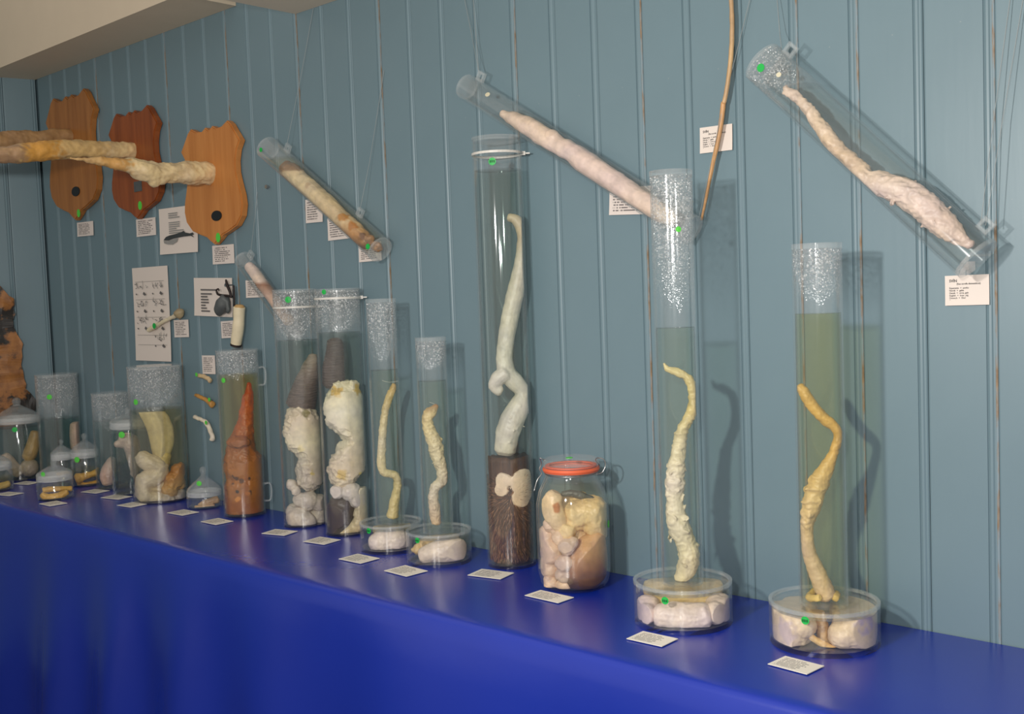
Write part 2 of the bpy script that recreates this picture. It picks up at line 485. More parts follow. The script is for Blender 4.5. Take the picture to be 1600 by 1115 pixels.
V, Fa = box(-0.1, -0.012, -3.2/CA, 0.0, 0, TOP)
we = wall_core('wall_end', [(XC+x_*CA+y_*math.sin(SA), y_*CA-x_*math.sin(SA), z_) for x_, y_, z_ in V], Fa)
pe0 = pl0.copy(); 
for i in range(24):
    o = pl0.copy() if i else pe0
    COL.objects.link(o); o.parent = we; o.rotation_euler = (0, 0, math.pi/2-SA)
    q_ = -S*(i+1)-0.001; o.location = (XC+q_*math.sin(SA), q_*CA, 0)
fl = struct(mk('floor', *box(XC-1.0, XR, -3.2, 0.1, -0.05, 0), M['floor']))
# boxed beam along the wall at the far end, then a lower ceiling board
sx1 = onY(369, 8, 0).x
struct(mk('trim_1', *box(XC-0.06, sx1, -0.199, -0.001, ZT, ZT+0.33), M['soffit']))
pc = onY(462, 22, 0)
cv = join(box(pc.x, XR, -0.62, -0.001, pc.z, pc.z+0.02), box(pc.x+0.02, XR, -0.62, -0.001, pc.z+0.022, pc.z+0.06))
struct(mk('ceiling', *cv, M['ceil']))

# ================================================================== TABLE AND CLOTH
W = 0.481
tb = thing('display_table', 'long trestle table hidden under the blue cloth along the wall', 'table', (-1.5, -0.25, 0))
mk('tabletop', *box(XC+0.06, 1.28, -W+0.012, -0.012, T-0.035, T-0.006), M['tablewood'], tb)
for lx in (XC+0.3, -2.6, -1.0, 0.9):
    for ly in (-W+0.06, -0.07):
        mk('leg', *box(lx-0.025, lx+0.025, ly-0.025, ly+0.025, 0, T-0.035), M['tablewood'], tb)
def cloth():
    nx = 330; x0, x1 = XC+0.02, 1.30
    rows = [(-0.003, T), (-0.16, T), (-0.32, T), (-W+0.03, T), (-W+0.010, T-0.0012), (-W+0.002, T-0.005), (-W-0.003, T-0.014)]
    zz = [T-0.05, T-0.12, T-0.22, T-0.34, T-0.48, T-0.62, 0.012]
    V, Fa = [], []
    R = len(rows)+len(zz)
    for i in range(nx):
        x = x0+(x1-x0)*i/(nx-1)
        for y, z in rows: V.append((x, y+0.003*noise.noise(Vector((x*1.3, 0, 3)))*(1 if y < -0.4 else 0), z))
        for z in zz:
            a = (T-z)/T
            fold = 0.030*a*math.sin(x*13+2.2*math.sin(x*2.1)+a*0.6)+0.03*a*noise.noise(Vector((x*3, z*0.6, 9)))
            V.append((x, -W-0.006-0.018*a-0.03*a+fold, z))
    for i in range(nx-1):
        for j in range(R-1):
            a = i*R+j; Fa.append((a, a+1, a+R+1, a+R))
    o = mk('tablecloth', V, Fa, M['cloth'], None, (-1.5, -0.25, T), True)
    return o
tag(cloth(), 'shiny royal blue cloth covering the long table and hanging to the floor', 'tablecloth')

# ================================================================== VESSELS
def base(l, r, b):
    P = onZ((l+r)/2, b); R = (r-l)/2*(P-C).dot(fw)/F
    h = P-C; h.z = 0; h.normalize(); c = P+h*R
    return c.x, c.y, R
def glass_cup(c, R, z0, z1, th, floor=0.006, n=44):
    """open cup with real wall thickness"""
    return lathe((c[0], c[1], 0), [(0, z0), (R-0.001, z0), (R, z0+0.001), (R, z1), (R-th, z1), (R-th, z0+floor), (0, z0+floor)], n)
def liquid_mesh(c, R, z0, z1, n=44):
    return lathe((c[0], c[1], 0), [(0, z0), (R, z0), (R, z1), (R-0.0012, z1-0.0006), (0, z1-0.0006)], n)
def drop_mat(name, z0, z1, root, amount=0.8, haze=0.012):
    oz = root['_o'][2]
    return mat_glass(name, haze, axis=(0, 0, 1), d0=z0-oz, d1=z1-oz, amount=amount)
def sticker_on(root, ax, R, u, v, rpx, mat, name='sticker', ink=False):
    """round sticker on the camera side of an upright wall of radius R"""
    c = Vector((ax.x, ax.y, 0)); d = ray(u, v); o = C-c
    a = d.x**2+d.y**2; b = 2*(o.x*d.x+o.y*d.y); cc = o.x**2+o.y**2-(R+0.0006)**2
    disc_ = b*b-4*a*cc
    t = (-b-math.sqrt(max(disc_, 0)))/(2*a)
    P = C+d*t; nrm = Vector((P.x-c.x, P.y-c.y, 0)).normalized()
    r = rpx*mpp(P)
    # bend with the wall
    V, Fa = [P+nrm*0.0008], []
    tang = Vector((-nrm.y, nrm.x, 0)); n = 18
    for rr in (0.55, 1.0):
        for i in range(n):
            an = 2*math.pi*i/n; s = math.cos(an)*r*rr; h = math.sin(an)*r*rr
            ph = s/(R+0.0008); q = nrm*math.cos(ph)+tang*math.sin(ph)
            V.append(Vector((c.x, c.y, P.z+h))+q*(R+0.0008))
    for i in range(n):
        j = (i+1) % n; Fa.append((0, 1+i, 1+j)); Fa.append((1+i, 1+n+i, 1+n+j, 1+j))
    o = mk(name, V, Fa, mat, root)
    if ink:
        sub(o, root)
        ms = []
        for q in range(3):
            a0 = P+nrm*0.0018+tang*((q-1)*r*0.5)
            ms.append(box(-r*0.12, r*0.12, -0.0003, 0.0003, -r*0.3, r*0.3))
            ms[-1] = ([a0+tang*x_+nrm*y_+Vector((0, 0, z_)) for x_, y_, z_ in ms[-1][0]], ms[-1][1])
        mk('sticker_mark', *join(*ms), M['dkink'], o)
    return o
def cable_tie(root, ax, R, z, side=1):
    V, Fa = ring_band((ax.x, ax.y), R, z-0.0028, z+0.0028, 0.0014)
    rgt = Vector((-ax.h.y, ax.h.x, 0))*-1
    p = Vector((ax.x, ax.y, z))+rgt*(R+0.001)
    hb = box(-0.004, 0.004, -0.004, 0.004, -0.0045, 0.0045)
    hv = ([p+rgt*(x_+0.003)+ax.h*y_+Vector((0, 0, z_)) for x_, y_, z_ in hb[0]], hb[1])
    tl = box(0, 0.012, -0.0006, 0.0006, -0.0018, 0.0018)
    tv = ([p+rgt*(x_+0.006)+ax.h*y_+Vector((0, 0, z_)) for x_, y_, z_ in tl[0]], tl[1])
    return mk('cable_tie', *join((V, Fa), hv, tv), M['tie'], root)

def cylinder_vessel(name, label, l, r, b, vtop, vliq, liq, th=0.003, lidh=0.012, drops=None, ties=(), haze=0.012, group=None, yfix=None, amount=0.8, cat='jar'):
    x, y, R = base(l, r, b)
    if yfix is not None:
        P = onY((l+r)/2, b, yfix); x, y, R = P.x, yfix, (r-l)/2*mpp(P)
    ax = Axis(x, y)
    um = (l+r)/2
    zt = ax(um, vtop).z; zl = ax(um, vliq).z
    root = thing(name, label, cat, (x, y, T), group)
    gm = drop_mat(name+'_glass', drops[0] if drops else 9, drops[1] if drops else 10, root, amount, haze) if False else None
    if drops:
        gm = drop_mat(label.split()[0]+'_fogged_acrylic', ax(um, drops[0]).z, ax(um, drops[1]).z, root, amount, haze)
    else: gm = M['glass']
    mk('glass_body', *glass_cup((x, y), R, T, zt-lidh*0.5, th), gm, root, None, True).data.polygons.foreach_set('use_smooth', [True]*0 or [True]*0) if False else sm(mk('glass_body', *glass_cup((x, y), R, T, zt-lidh*0.5, th), gm, root))
    if lidh > 0:
        sm(mk('lid', *lathe((x, y, 0), [(0, zt-lidh), (R-th-0.0006, zt-lidh), (R-th-0.0006, zt-lidh*0.5), (R+0.0008, zt-lidh*0.5+0.0002), (R+0.0008, zt), (0, zt)], 44), M['lid'], root))
    sm(mk('liquid', *liquid_mesh((x, y), R-th-0.0006, T+0.0066, zl), LIQ[liq], root))
    for tz in ties: cable_tie(root, ax, R, ax(um, tz).z)
    return root, ax, R
def sm(o, ang=35):
    me = o.data
    bm = bmesh.new(); bm.from_mesh(me)
    for fc in bm.faces: fc.smooth = True
    for e in bm.edges:
        if len(e.link_faces) == 2 and e.calc_face_angle(0) > math.radians(ang): e.smooth = False
    bm.to_mesh(me); bm.free(); return o

def dish_vessel(name, label, l, r, b, vrim, tl, tr, vtop, vliq, liq, drops, group=None):
    """flat round dish carrying a tall upright tube"""
    x, y, R = base(l, r, b); ax = Axis(x, y)
    um = (l+r)/2
    root = thing(name, label, 'jar', (x, y, T), group)
    # rim height from the front of the dish
    pf = ax(um, vrim, -R); zr = pf.z
    th = 0.004
    sm(mk('dish', *glass_cup((x, y), R, T, zr, th, 0.008), M['glass'], root))
    sm(mk('dish_rim', *lathe((x, y, 0), [(R-th-0.002, zr-0.004), (R+0.0006, zr-0.004), (R+0.0006, zr+0.0015), (R-th-0.002, zr+0.0015)], 44, closed=True), M['lid'], root))
    zp = zr-0.007
    sm(mk('dish_lid', *lathe((x, y, 0), [(0, zp-0.004), (R-th-0.0006, zp-0.004), (R-th-0.0006, zp), (0, zp)], 44), M['glass'], root))
    sm(mk('dish_liquid', *liquid_mesh((x, y), R-th-0.0008, T+0.0086, zp-0.0045), LIQ['pale'], root))
    Rt = (tr-tl)/2*ax.scale()
    uc = (tl+tr)/2
    zt = ax(uc, vtop).z; zl = ax(uc, vliq).z
    gm = drop_mat('fogged_tube', ax(uc, drops[0]).z, ax(uc, drops[1]).z, root, 0.9)
    sm(mk('tube', *glass_cup((x, y), Rt, zp+0.0004, zt-0.010, 0.003, 0.004), gm, root))
    sm(mk('tube_lid', *lathe((x, y, 0), [(0, zt-0.010), (Rt+0.0005, zt-0.010), (Rt+0.0005, zt), (0, zt)], 44), M['lid'], root))
    sm(mk('tube_liquid', *liquid_mesh((x, y), Rt-0.0036, zp+0.005, zl), LIQ[liq], root))
    return root, ax, R, Rt, zp

def path(ax, pts, off=0.0):
    s = ax.scale()
    return [(*ax(u, v, off), r*s) for u, v, r in pts]
def specimen(name, label, V, Fa, cols, mat=None, origin=None, cat='specimen', group=None):
    zs = min(v[2] for v in V)
    cx = sum(v[0] for v in V)/len(V); cy = sum(v[1] for v in V)/len(V)
    o = mk(name, V, Fa, mat or M['flesh'], None, (cx, cy, zs), True, cols)
    return tag(o, label, cat, group)
def vz(ax, stops): return [(ax(1289 if False else 800, v).z if False else v, c) for v, c in stops]
def zs(ax, u, stops): return [(ax(u, v).z, c) for v, c in stops]

# ---- A: tube on a wide dish, olive fluid (beside the pig card)
rA, axA, RA, RtA, zpA = dish_vessel('specimen_jar', 'tall clear tube of olive green fluid on a wide round dish, third vessel past the clip-top jar', 1201, 1377, 1029, 962, 1243, 1318, 380, 489, 'olive', (470, 395))
rA['label'] = 'tall clear tube of olive green fluid standing on a wide round dish of pale organs'
sticker_on(rA, axA, RA, 1258, 969, 6.5, M['green'], ink=True)
pA = path(axA, [(1248, 603, 7), (1256, 612, 9), (1268, 632, 9), (1287, 653, 9), (1305, 668, 8), (1309, 684, 7), (1302, 708, 8), (1292, 730, 12), (1281, 750, 15), (1273, 772, 15), (1268, 792, 15), (1262, 812, 11), (1261, 835, 10), (1264, 862, 11), (1274, 888, 13), (1284, 912, 15), (1293, 932, 15)])
fr = frills([(Vector(p[:3]), p[3]) for p in pA[8:12]], 0.013, 14, 0.0026)
V, Fa = rough(*fuse([sweep(pA, 16, 5)]+[ball(axA(1276, 762), 0.021, (1, 1, .35)), ball(axA(1270, 780), 0.020, (1, 1, .3)), ball(axA(1266, 797), 0.018, (1, 1, .35))]+fr, 0.0019), 0.0012, 70, 0.0006, 260, limit=(axA.x, axA.y, RtA-0.0045), ridge=0.001)
V = clampz(V, zpA+0.0055)
specimen('preserved_specimen', 'slender amber specimen with ragged collar bent inside the olive fluid tube', V, Fa, zcols(V, zs(axA, 1280, [(940, (226, 196, 168)), (850, (222, 192, 156)), (770, (228, 196, 140)), (700, (226, 180, 104)), (640, (224, 178, 92)), (600, (222, 180, 104))])))
def organ(label, parts, stops, vox=0.0026, amp=0.003, freq=38, patches=(), lim=None, zmin=None, zmax=None, mat=None, name='preserved_organ', amp2=0.0007, freq2=220, cat='specimen', group=None, ridge=0.0012, rfreq=75):
    V, Fa = fuse(parts, vox); V, Fa = rough(V, Fa, amp, freq, amp2, freq2, limit=lim, ridge=ridge, rfreq=rfreq)
    if zmin is not None: V = clampz(V, zmin)
    if zmax is not None: V = [Vector((v[0], v[1], min(v[2], zmax))) for v in V]
    return specimen(name, label, V, Fa, zcols(V, stops, patches), mat, cat=cat, group=group)
def B(ax, u, v, r, off=0.0, sq=(1, 1, 1)): return ball(ax(u, v, off), r*ax.scale(), sq)
limA = (axA.x, axA.y, RA-0.006); zfA = T+0.0095
crm = [(T, (226, 204, 186)), (T+0.05, (232, 208, 178)), (T+0.1, (230, 206, 170))]
organ('large pale rounded organ at the left of the widest dish, lobed and veined', [B(axA, 1236, 982, 35, -0.035), B(axA, 1226, 960, 32, 0.0), B(axA, 1250, 953, 30, 0.04), B(axA, 1225, 994, 25, -0.05), B(axA, 1252, 975, 24, -.05)], crm, lim=limA, zmin=zfA, zmax=zpA-0.006, patches=[(axA(1222, 990, -0.07), 0.03, (206, 186, 184))])
organ('large pale smooth organ filling the other half of the widest dish', [B(axA, 1340, 978, 38, -0.035), B(axA, 1352, 958, 32, 0.01), B(axA, 1328, 950, 32, 0.05), B(axA, 1316, 992, 22, -0.055), B(axA, 1354, 992, 23, -0.045)], crm, lim=limA, zmin=zfA, zmax=zpA-0.006, patches=[(axA(1368, 970, -0.07), 0.035, (200, 180, 196))])
organ('brown stringy tissue between the two organs in the widest dish', [sweep(path(axA, [(1275, 955, 12), (1283, 975, 11), (1288, 995, 10), (1300, 1006, 8)], -0.03)), sweep(path(axA, [(1262, 990, 5), (1280, 1003, 6), (1300, 1012, 5), (1318, 1014, 4)], -0.06))], [(T, (214, 176, 118)), (T+0.1, (206, 160, 92))], vox=0.002, lim=limA, zmin=zfA, zmax=zpA-0.006)
organ('yellowish fatty ring at the foot of the olive fluid tube', [sweep([(axA.x+math.cos(a)*0.024, axA.y+math.sin(a)*0.024, zpA+0.014+0.004*math.sin(3*a), 0.0075) for a in [i*0.7 for i in range(8)]])], [(T, (222, 190, 120)), (T+.2, (222, 190, 120))], vox=0.002, lim=(axA.x, axA.y, RtA-0.0045), zmin=zpA+0.0055)

# ---- B: tube on dish, sage fluid
rB, axB, RB, RtB, zpB = dish_vessel('specimen_jar', 'tall fogged tube of sage green fluid standing on a dish of stacked pale organs', 989, 1148, 993, 926, 1031, 1096, 266, 511, 'sage', (470, 300))
sticker_on(rB, axB, RB, 1039, 938, 6, M['green'], ink=True)
sticker_on(rB, axB, RtB, 1060, 358, 4.5, M['lgreen'])
pB = path(axB, [(1038, 567, 2.5), (1044, 577, 5), (1058, 581, 6), (1072, 588, 7), (1082, 606, 8), (1084, 630, 9), (1077, 652, 9), (1067, 670, 9.5), (1062, 690, 11), (1059, 710, 12), (1056, 735, 14), (1055, 758, 15), (1054, 780, 13), (1056, 802, 16), (1062, 825, 18), (1072, 848, 16), (1077, 870, 17), (1071, 892, 15), (1060, 905, 9)])
fr = frills([(Vector(p[:3]), p[3]) for p in (pB[10], pB[11], pB[13], pB[14], pB[16])], 0.014, 13, 0.0024)
V, Fa = rough(*fuse([sweep(pB, 16, 5), ball(axB(1055, 752), 0.021, (1, 1, .5)), ball(axB(1064, 676), 0.0145, (1, 1, .25))]+fr, 0.0018), 0.0015, 60, 0.0006, 240, limit=(axB.x, axB.y, RtB-0.0045), ridge=0.0022, rfreq=55)
V = clampz(V, zpB+0.0055)
specimen('preserved_specimen', 'hook-tipped cream specimen with torn folds inside the sage fluid tube', V, Fa, zcols(V, zs(axB, 1065, [(910, (232, 210, 176)), (830, (234, 218, 182)), (760, (236, 218, 200)), (690, (236, 216, 182)), (640, (232, 204, 140)), (570, (232, 208, 156))])))
limB = (axB.x, axB.y, RB-0.006)
pinkc = [(T, (226, 208, 200)), (T+0.06, (232, 212, 200)), (T+.1, (234, 214, 180))]
organ('long pale pink organ lying across the front of the stacked dish', [sweep(path(axB, [(1028, 962, 19), (1050, 962, 22), (1080, 964, 22), (1105, 960, 20)], -0.055))], pinkc, lim=limB, zmin=T+0.0095, zmax=zpB-0.006, amp=0.002)
organ('rounded pale organ at the wall end of the stacked dish', [B(axB, 1124, 950, 24, -0.02), B(axB, 1118, 958, 18, -0.05)], pinkc, lim=limB, zmin=T+0.0095, zmax=zpB-0.006)
organ('rounded mauve organ beside the green dot of the stacked dish', [B(axB, 1012, 950, 22, -0.02), B(axB, 1010, 958, 16, -0.05)], [(T, (212, 192, 196)), (T+.1, (226, 204, 190))], lim=limB, zmin=T+0.0095, zmax=zpB-0.006)
organ('flat yellowish folds at the back of the stacked dish', [sweep(path(axB, [(1010, 920, 14), (1050, 912, 16), (1090, 912, 16), (1125, 920, 14)], 0.045)), sweep(path(axB, [(1015, 940, 10), (1060, 936, 12), (1110, 938, 11)], 0.0))], [(T, (224, 196, 140)), (T+.1, (230, 204, 160))], lim=limB, zmin=T+0.0095, zmax=zpB-0.006)

# ---- C: clip-top jar
x, y, R = base(840, 958, 930); axC = Axis(x, y); RC = R
rC = thing('clip_top_jar', 'wide glass preserving jar with orange rubber seal and wire clip', 'jar', (x, y, T))
def zC(v, off=0.0): return axC(899, v, off).z
zn, zt = zC(742), zC(715)
th = 0.004
po = [(0, T), (R*0.80, T), (R*0.93, T+0.012), (R, T+0.04), (R, zC(800)), (R*0.985, zC(785)), (R*0.90, zC(764)), (R*0.77, zC(750)), (R*0.70, zn), (R*0.70, zC(733))]
pi = [(max(r-th, 0), z+(0.004 if i == 0 else 0)) for i, (r, z) in enumerate(po)]
pi[0] = (0, T+0.006); pi[1] = (R*0.80-th, T+0.006)
sm(mk('glass_body', *lathe((x, y, 0), po+pi[::-1], 48), M['knobglass'], rC), 50)
sm(mk('liquid', *lathe((x, y, 0), [(0, T+0.0066)]+[(r-0.0007, max(z, T+0.0066)) for r, z in pi[1:8]]+[(0, pi[7][1])], 48), LIQ['pale'], rC), 50)
seal = sm(mk('rubber_seal', *lathe((x, y, 0), [(R*0.60, zC(735)), (R*0.755, zC(735)), (R*0.785, zC(731.5)), (R*0.755, zC(728)), (R*0.60, zC(728))], 44, closed=True), M['rubber'], rC))
sm(mk('lid', *lathe((x, y, 0), [(0, zC(727.8)), (R*0.74, zC(727.8)), (R*0.765, zC(724)), (R*0.76, zC(719)), (R*0.72, zt), (R*0.6, zt+0.002), (0, zt+0.002)], 44), M['dome'], rC))
sm(mk('lid_underside', *lathe((x, y, 0), [(R*0.60, zC(727.2)), (R*0.70, zC(727.2)), (R*0.70, zC(725)), (R*0.60, zC(725))], 44, closed=True), M['rubber'], rC))
disc((x+0.004, y-0.01, zt+0.002), (0, 0, 1), 0.008, 0.001, 18, 'sticker', M['lgreen'], rC)
rgt = Vector((axC.h.y, -axC.h.x, 0)); cc = Vector((x, y, 0))
def clipP(a, rr, z): return cc+rgt*(math.cos(a)*rr)-axC.h*(math.sin(a)*rr)+Vector((0, 0, z))
wire = 0.0014
pts = [clipP(0.35, R*0.72, zC(739)), clipP(0.25, R*0.86, zC(737)), clipP(0.2, R*0.95, zC(727)), clipP(0.1, R*0.90, zC(718)), clipP(0, R*0.72, zC(716)), clipP(-0.2, R*0.70, zC(722)), clipP(-.3, R*0.82, zC(730)), clipP(-.3, R*0.74, zC(738))]
mk('hinge_wire', *sweep([(*p, wire) for p in pts], 7, 4), M['steel'], rC, None, True)
pts = [clipP(math.pi-.1, R*0.73, zC(716)), clipP(math.pi-.1, R*0.84, zC(713)), clipP(math.pi, R*0.80, zC(722)), clipP(math.pi, R*0.86, zC(731)), clipP(math.pi, R*0.80, zC(738)), clipP(math.pi, R*0.93, zC(748)), clipP(math.pi-.1, R*1.03, zC(764))]
mk('clip_wire', *sweep([(*p, wire) for p in pts], 7, 4), M['steel'], rC, None, True)
pts = [clipP(a, R*0.715, zC(738)) for a in [i*0.42 for i in range(16)]]
mk('neck_wire', *sweep([(*p, wire) for p in pts], 6, 2), M['steel'], rC, None, True)
sticker_on(rC, axC, R, 951, 818, 6, M['lgreen'])
limC = (x, y, R-0.0055); zfC = T+0.008
cj = [(zC(920), (226, 196, 164)), (zC(840), (228, 198, 160)), (zC(780), (230, 202, 156))]
fl = -0.045
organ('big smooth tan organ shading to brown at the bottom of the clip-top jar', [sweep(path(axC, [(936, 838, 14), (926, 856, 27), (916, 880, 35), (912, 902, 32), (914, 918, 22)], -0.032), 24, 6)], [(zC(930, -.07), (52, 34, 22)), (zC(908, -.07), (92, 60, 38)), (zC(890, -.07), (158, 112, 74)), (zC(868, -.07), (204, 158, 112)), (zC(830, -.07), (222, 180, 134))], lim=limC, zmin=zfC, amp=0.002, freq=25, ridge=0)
organ('folded cream tissue along the wall side of the clip-top jar contents', [B(axC, 925, 800, 27, -0.015), B(axC, 900, 805, 24, -0.02), B(axC, 932, 820, 22, -0.02), B(axC, 905, 785, 18, 0.01), B(axC, 885, 830, 15, -0.045)], [(zC(850), (222, 186, 140)), (zC(800), (238, 212, 158)), (zC(770), (230, 196, 140))], lim=limC, zmin=zfC, amp=0.005, freq=55, amp2=0.0012)
organ('pale slug-like organ with a brown slit near the shoulder of the clip-top jar', [sweep(path(axC, [(868, 772, 13), (862, 790, 17), (870, 812, 16), (880, 828, 10)], -0.04))], cj, lim=limC, zmin=zfC, patches=[(axC(872, 793, -0.066), 0.014, (196, 128, 72))], amp=0.002)
for i, (bl, lb) in enumerate([([(862, 860, 22, -0.03), (855, 835, 16, -0.02), (860, 885, 18, -.02)], 'long pink fold down the side of the clip-top jar'),
        ([(886, 853, 14, -0.06), (896, 846, 9, -.06)], 'small grey-pink kidney-shaped piece in the clip-top jar'),
        ([(882, 880, 15, -0.055), (880, 897, 13, -.05)], 'bluish grey rounded piece between folds in the clip-top jar'),
        ([(862, 912, 12, -0.03), (858, 905, 9, -.03)], 'pinkish lump at the bottom edge of the clip-top jar'),
        ([(882, 916, 14, -0.04), (895, 922, 10, -.03)], 'peach lump under the folds of the clip-top jar'),
        ([(875, 840, 14, -0.045), (860, 820, 12, -.035)], 'wrinkled peach fold across the clip-top jar')]):
    organ(lb, [B(axC, u, v, r, o) for u, v, r, o in bl], [(T, (222, 190, 164)), (T+.3, (230, 200, 172))] if i not in (1, 2) else [(T, (208, 182, 162)), (T+.3, (214, 188, 168))], lim=limC, zmin=zfC, amp=0.0025, freq=70)
organ('cream filling at the back of the clip-top jar', [B(axC, 890, 840, 40, 0.02), B(axC, 900, 885, 40, 0.025), B(axC, 895, 800, 32, 0.03)], cj, lim=limC, zmin=zfC, amp=0.005, freq=50)
organ('dark grey flap floating under the shoulder of the clip-top jar', [sweep(path(axC, [(878, 772, 4), (892, 770, 6), (910, 774, 6), (930, 779, 3)], -0.02), 10, 4)], [(T, (84, 86, 80)), (T+.4, (96, 96, 86))], lim=limC, vox=0.0018, amp=0.001)

# ---- D: tall green cylinder with furred skin
rD, axD, RD = cylinder_vessel('specimen_jar', 'tallest upright clear cylinder of dark green fluid with a white cable tie', 762, 840, 890, 214, 265, 'green', 0.0035, 0.010, None, (240,))
sticker_on(rD, axD, RD, 769, 252, 6, M['green'], ink=True)
limD = (axD.x, axD.y, RD-0.006)
pD = path(axD, [(795, 339, 6), (806, 343, 8), (815, 356, 10), (819, 375, 11), (816, 408, 12), (808, 445, 13), (798, 490, 14), (791, 530, 13), (788, 560, 13), (792, 582, 14), (806, 598, 14), (817, 614, 12), (811, 634, 17), (801, 655, 19), (793, 678, 19), (789, 705, 17)])
fr = frills([(Vector(p[:3]), p[3]) for p in pD[12:15]], 0.006, 18, 0.0016)
V, Fa = rough(*fuse([sweep(pD, 16, 5), sweep(path(axD, [(790, 582, 13), (778, 592, 12), (772, 604, 9), (782, 611, 8)], -0.012), 14, 4)]+fr, 0.0021), 0.0014, 50, 0.0005, 220, limit=limD)
specimen('preserved_specimen', 'long white curved specimen with a curled fold in the tallest cylinder', V, Fa, zcols(V, zs(axD, 795, [(708, (240, 226, 206)), (560, (242, 230, 214)), (400, (238, 222, 194)), (370, (234, 206, 164)), (335, (236, 212, 176))]), [(axD(790, 708), 0.012, (214, 160, 140))]))
zD = lambda v: axD(800, v).z
fz0, fz1 = T+0.008, zD(712)
Rf = RD-0.0085
# furred skin: a wrapped hide column with a torn top
V, Fa, n = [], [], 60
rows = 26
for j in range(rows):
    t = j/(rows-1)
    for i in range(n):
        a = 2*math.pi*i/n
        z = fz0+(fz1-fz0)*t + (0.012*noise.noise(Vector((math.cos(a)*2, math.sin(a)*2, 3)))+0.004*noise.noise(Vector((a*8, 0, 1))) if j == rows-1 else 0)
        rr = Rf*(0.965+0.035*noise.noise(Vector((math.cos(a)*3, math.sin(a)*3, z*30))))
        if t < 0.12: rr *= 0.86+0.14*(t/0.12)
        V.append(Vector((axD.x+rr*math.cos(a), axD.y+rr*math.sin(a), z)))
for j in range(rows-1):
    for i in range(n): Fa.append((j*n+i, j*n+(i+1) % n, (j+1)*n+(i+1) % n, (j+1)*n+i))
Fa.append(tuple(range(n))); k0 = len(V)
V.append(Vector((axD.x, axD.y, fz1-0.012)))
for i in range(n): Fa.append(((rows-1)*n+i, (rows-1)*n+(i+1) % n, k0))
fur = specimen('furred_skin', 'dark brown furry skin rolled in the bottom of the tallest cylinder', V, Fa, zcols(V, [(T, (70, 42, 24)), (zD(800), (98, 62, 38)), (fz1, (80, 50, 32))]), M['fur'])
fo = Vector(fur.location); fur['_o'] = tuple(fo)
# combed hairs
HV, HF = [], []
front = math.atan2(-axD.h.y, -axD.h.x)
for q in range(3200):
    a = front+random.uniform(-1.7, 1.7); t = random.uniform(0.03, 0.82)
    z = fz0+(fz1-fz0)*t
    r0 = Rf+0.0005
    p = Vector((axD.x+r0*math.cos(a), axD.y+r0*math.sin(a), z))
    tg = Vector((-math.sin(a), math.cos(a), 0))
    hx = (a-front)*Rf; hz_ = z-zD(772)
    sw = math.atan2(hx, -hz_) if (hx*hx+hz_*hz_) > 1e-9 else 0.0
    sw = sw*0.85+noise.noise(Vector((a*2, z*22, 5)))*0.5
    dirn = (tg*math.sin(sw)+Vector((0, 0, -math.cos(sw))))
    l = random.uniform(0.012, 0.026)
    if z-l*0.9 < fz0+0.004: l = max(0.004, (z-fz0-0.004)*0.9)
    e = p+dirn*l; side = dirn.cross(Vector((math.cos(a), math.sin(a), 0))).normalized()*0.0006
    out = Vector((math.cos(a), math.sin(a), 0))*0.0012
    k = len(HV); HV += [p-side, p+side, p+dirn*l*0.5+out+side*0.6, e+out*0.6]; HF += [(k, k+1, k+2), (k, k+2, k+3)]
hc = []
for i in range(len(HV)//4):
    c = lin(random.choice([(112, 72, 44), (84, 52, 32), (148, 102, 68), (66, 42, 28), (176, 128, 92)])); hc += [c]*4
hr = mk('hair', HV, HF, M['flesh'], fur, None, False, hc); hr['kind'] = 'stuff'
organ('two cream lobes pressed against the glass over the brown furry skin', [B(axD, 788, 750, 14, -0.040), B(axD, 785, 764, 12, -0.041), B(axD, 813, 752, 22, -0.030), B(axD, 812, 776, 17, -0.034), B(axD, 822, 765, 16, -.026)], [(zD(800), (222, 190, 150)), (zD(735), (238, 216, 184))], lim=(axD.x, axD.y, RD-0.0052), amp=0.002)

# ---- E, F: small tubes on dishes
rE, axE, RE, RtE, zpE = dish_vessel('specimen_jar', 'shorter slim tube on a round dish holding one large pale organ, beside the tallest cylinder', 635, 740, 888, 838, 658, 706, 526, 594, 'sage', (575, 540))
sticker_on(rE, axE, RE, 652, 844, 4.5, M['green'], ink=True)
pE = path(axE, [(682, 633, 4), (675, 642, 9), (668, 652, 9), (671, 672, 10), (679, 692, 12), (684, 714, 11), (691, 736, 9), (690, 752, 9), (681, 760, 8), (677, 774, 8), (679, 795, 9), (682, 817, 8)])
fr = frills([(Vector(p[:3]), p[3]) for p in (pE[3], pE[4], pE[5], pE[9], pE[10])], 0.007, 11, 0.0017)
V, Fa = rough(*fuse([sweep(pE, 14, 5)]+fr, 0.0017), 0.0022, 70, 0.0009, 220, ridge=0.002, rfreq=70, limit=(axE.x, axE.y, RtE-0.0045))
V = clampz(V, zpE+0.0055)
specimen('preserved_specimen', 'short knobbly cream specimen in the shorter slim tube', V, Fa, zcols(V, zs(axE, 680, [(820, (222, 184, 150)), (770, (232, 212, 190)), (700, (236, 216, 176)), (645, (232, 204, 150)), (630, (186, 130, 90))])))
tag(mk('suspension_thread', *sweep([(*axE(671, 628), 0.0006), (*axE(679, 631), 0.0006), (*axE(684, 634), 0.0006)], 6, 3), M['tie'], None, axE(679, 631)), 'short white thread at the top of the knobbly cream specimen', 'thread')
limE = (axE.x, axE.y, RE-0.006)
organ('large smooth grey-pink organ lying in the dish beside the tallest cylinder', [sweep(path(axE, [(658, 868, 12), (680, 862, 17), (705, 858, 20), (724, 858, 15)], -0.045))], [(T, (214, 196, 180)), (T+.06, (230, 212, 194))], lim=limE, zmin=T+0.0095, zmax=zpE-0.006, amp=0.002)
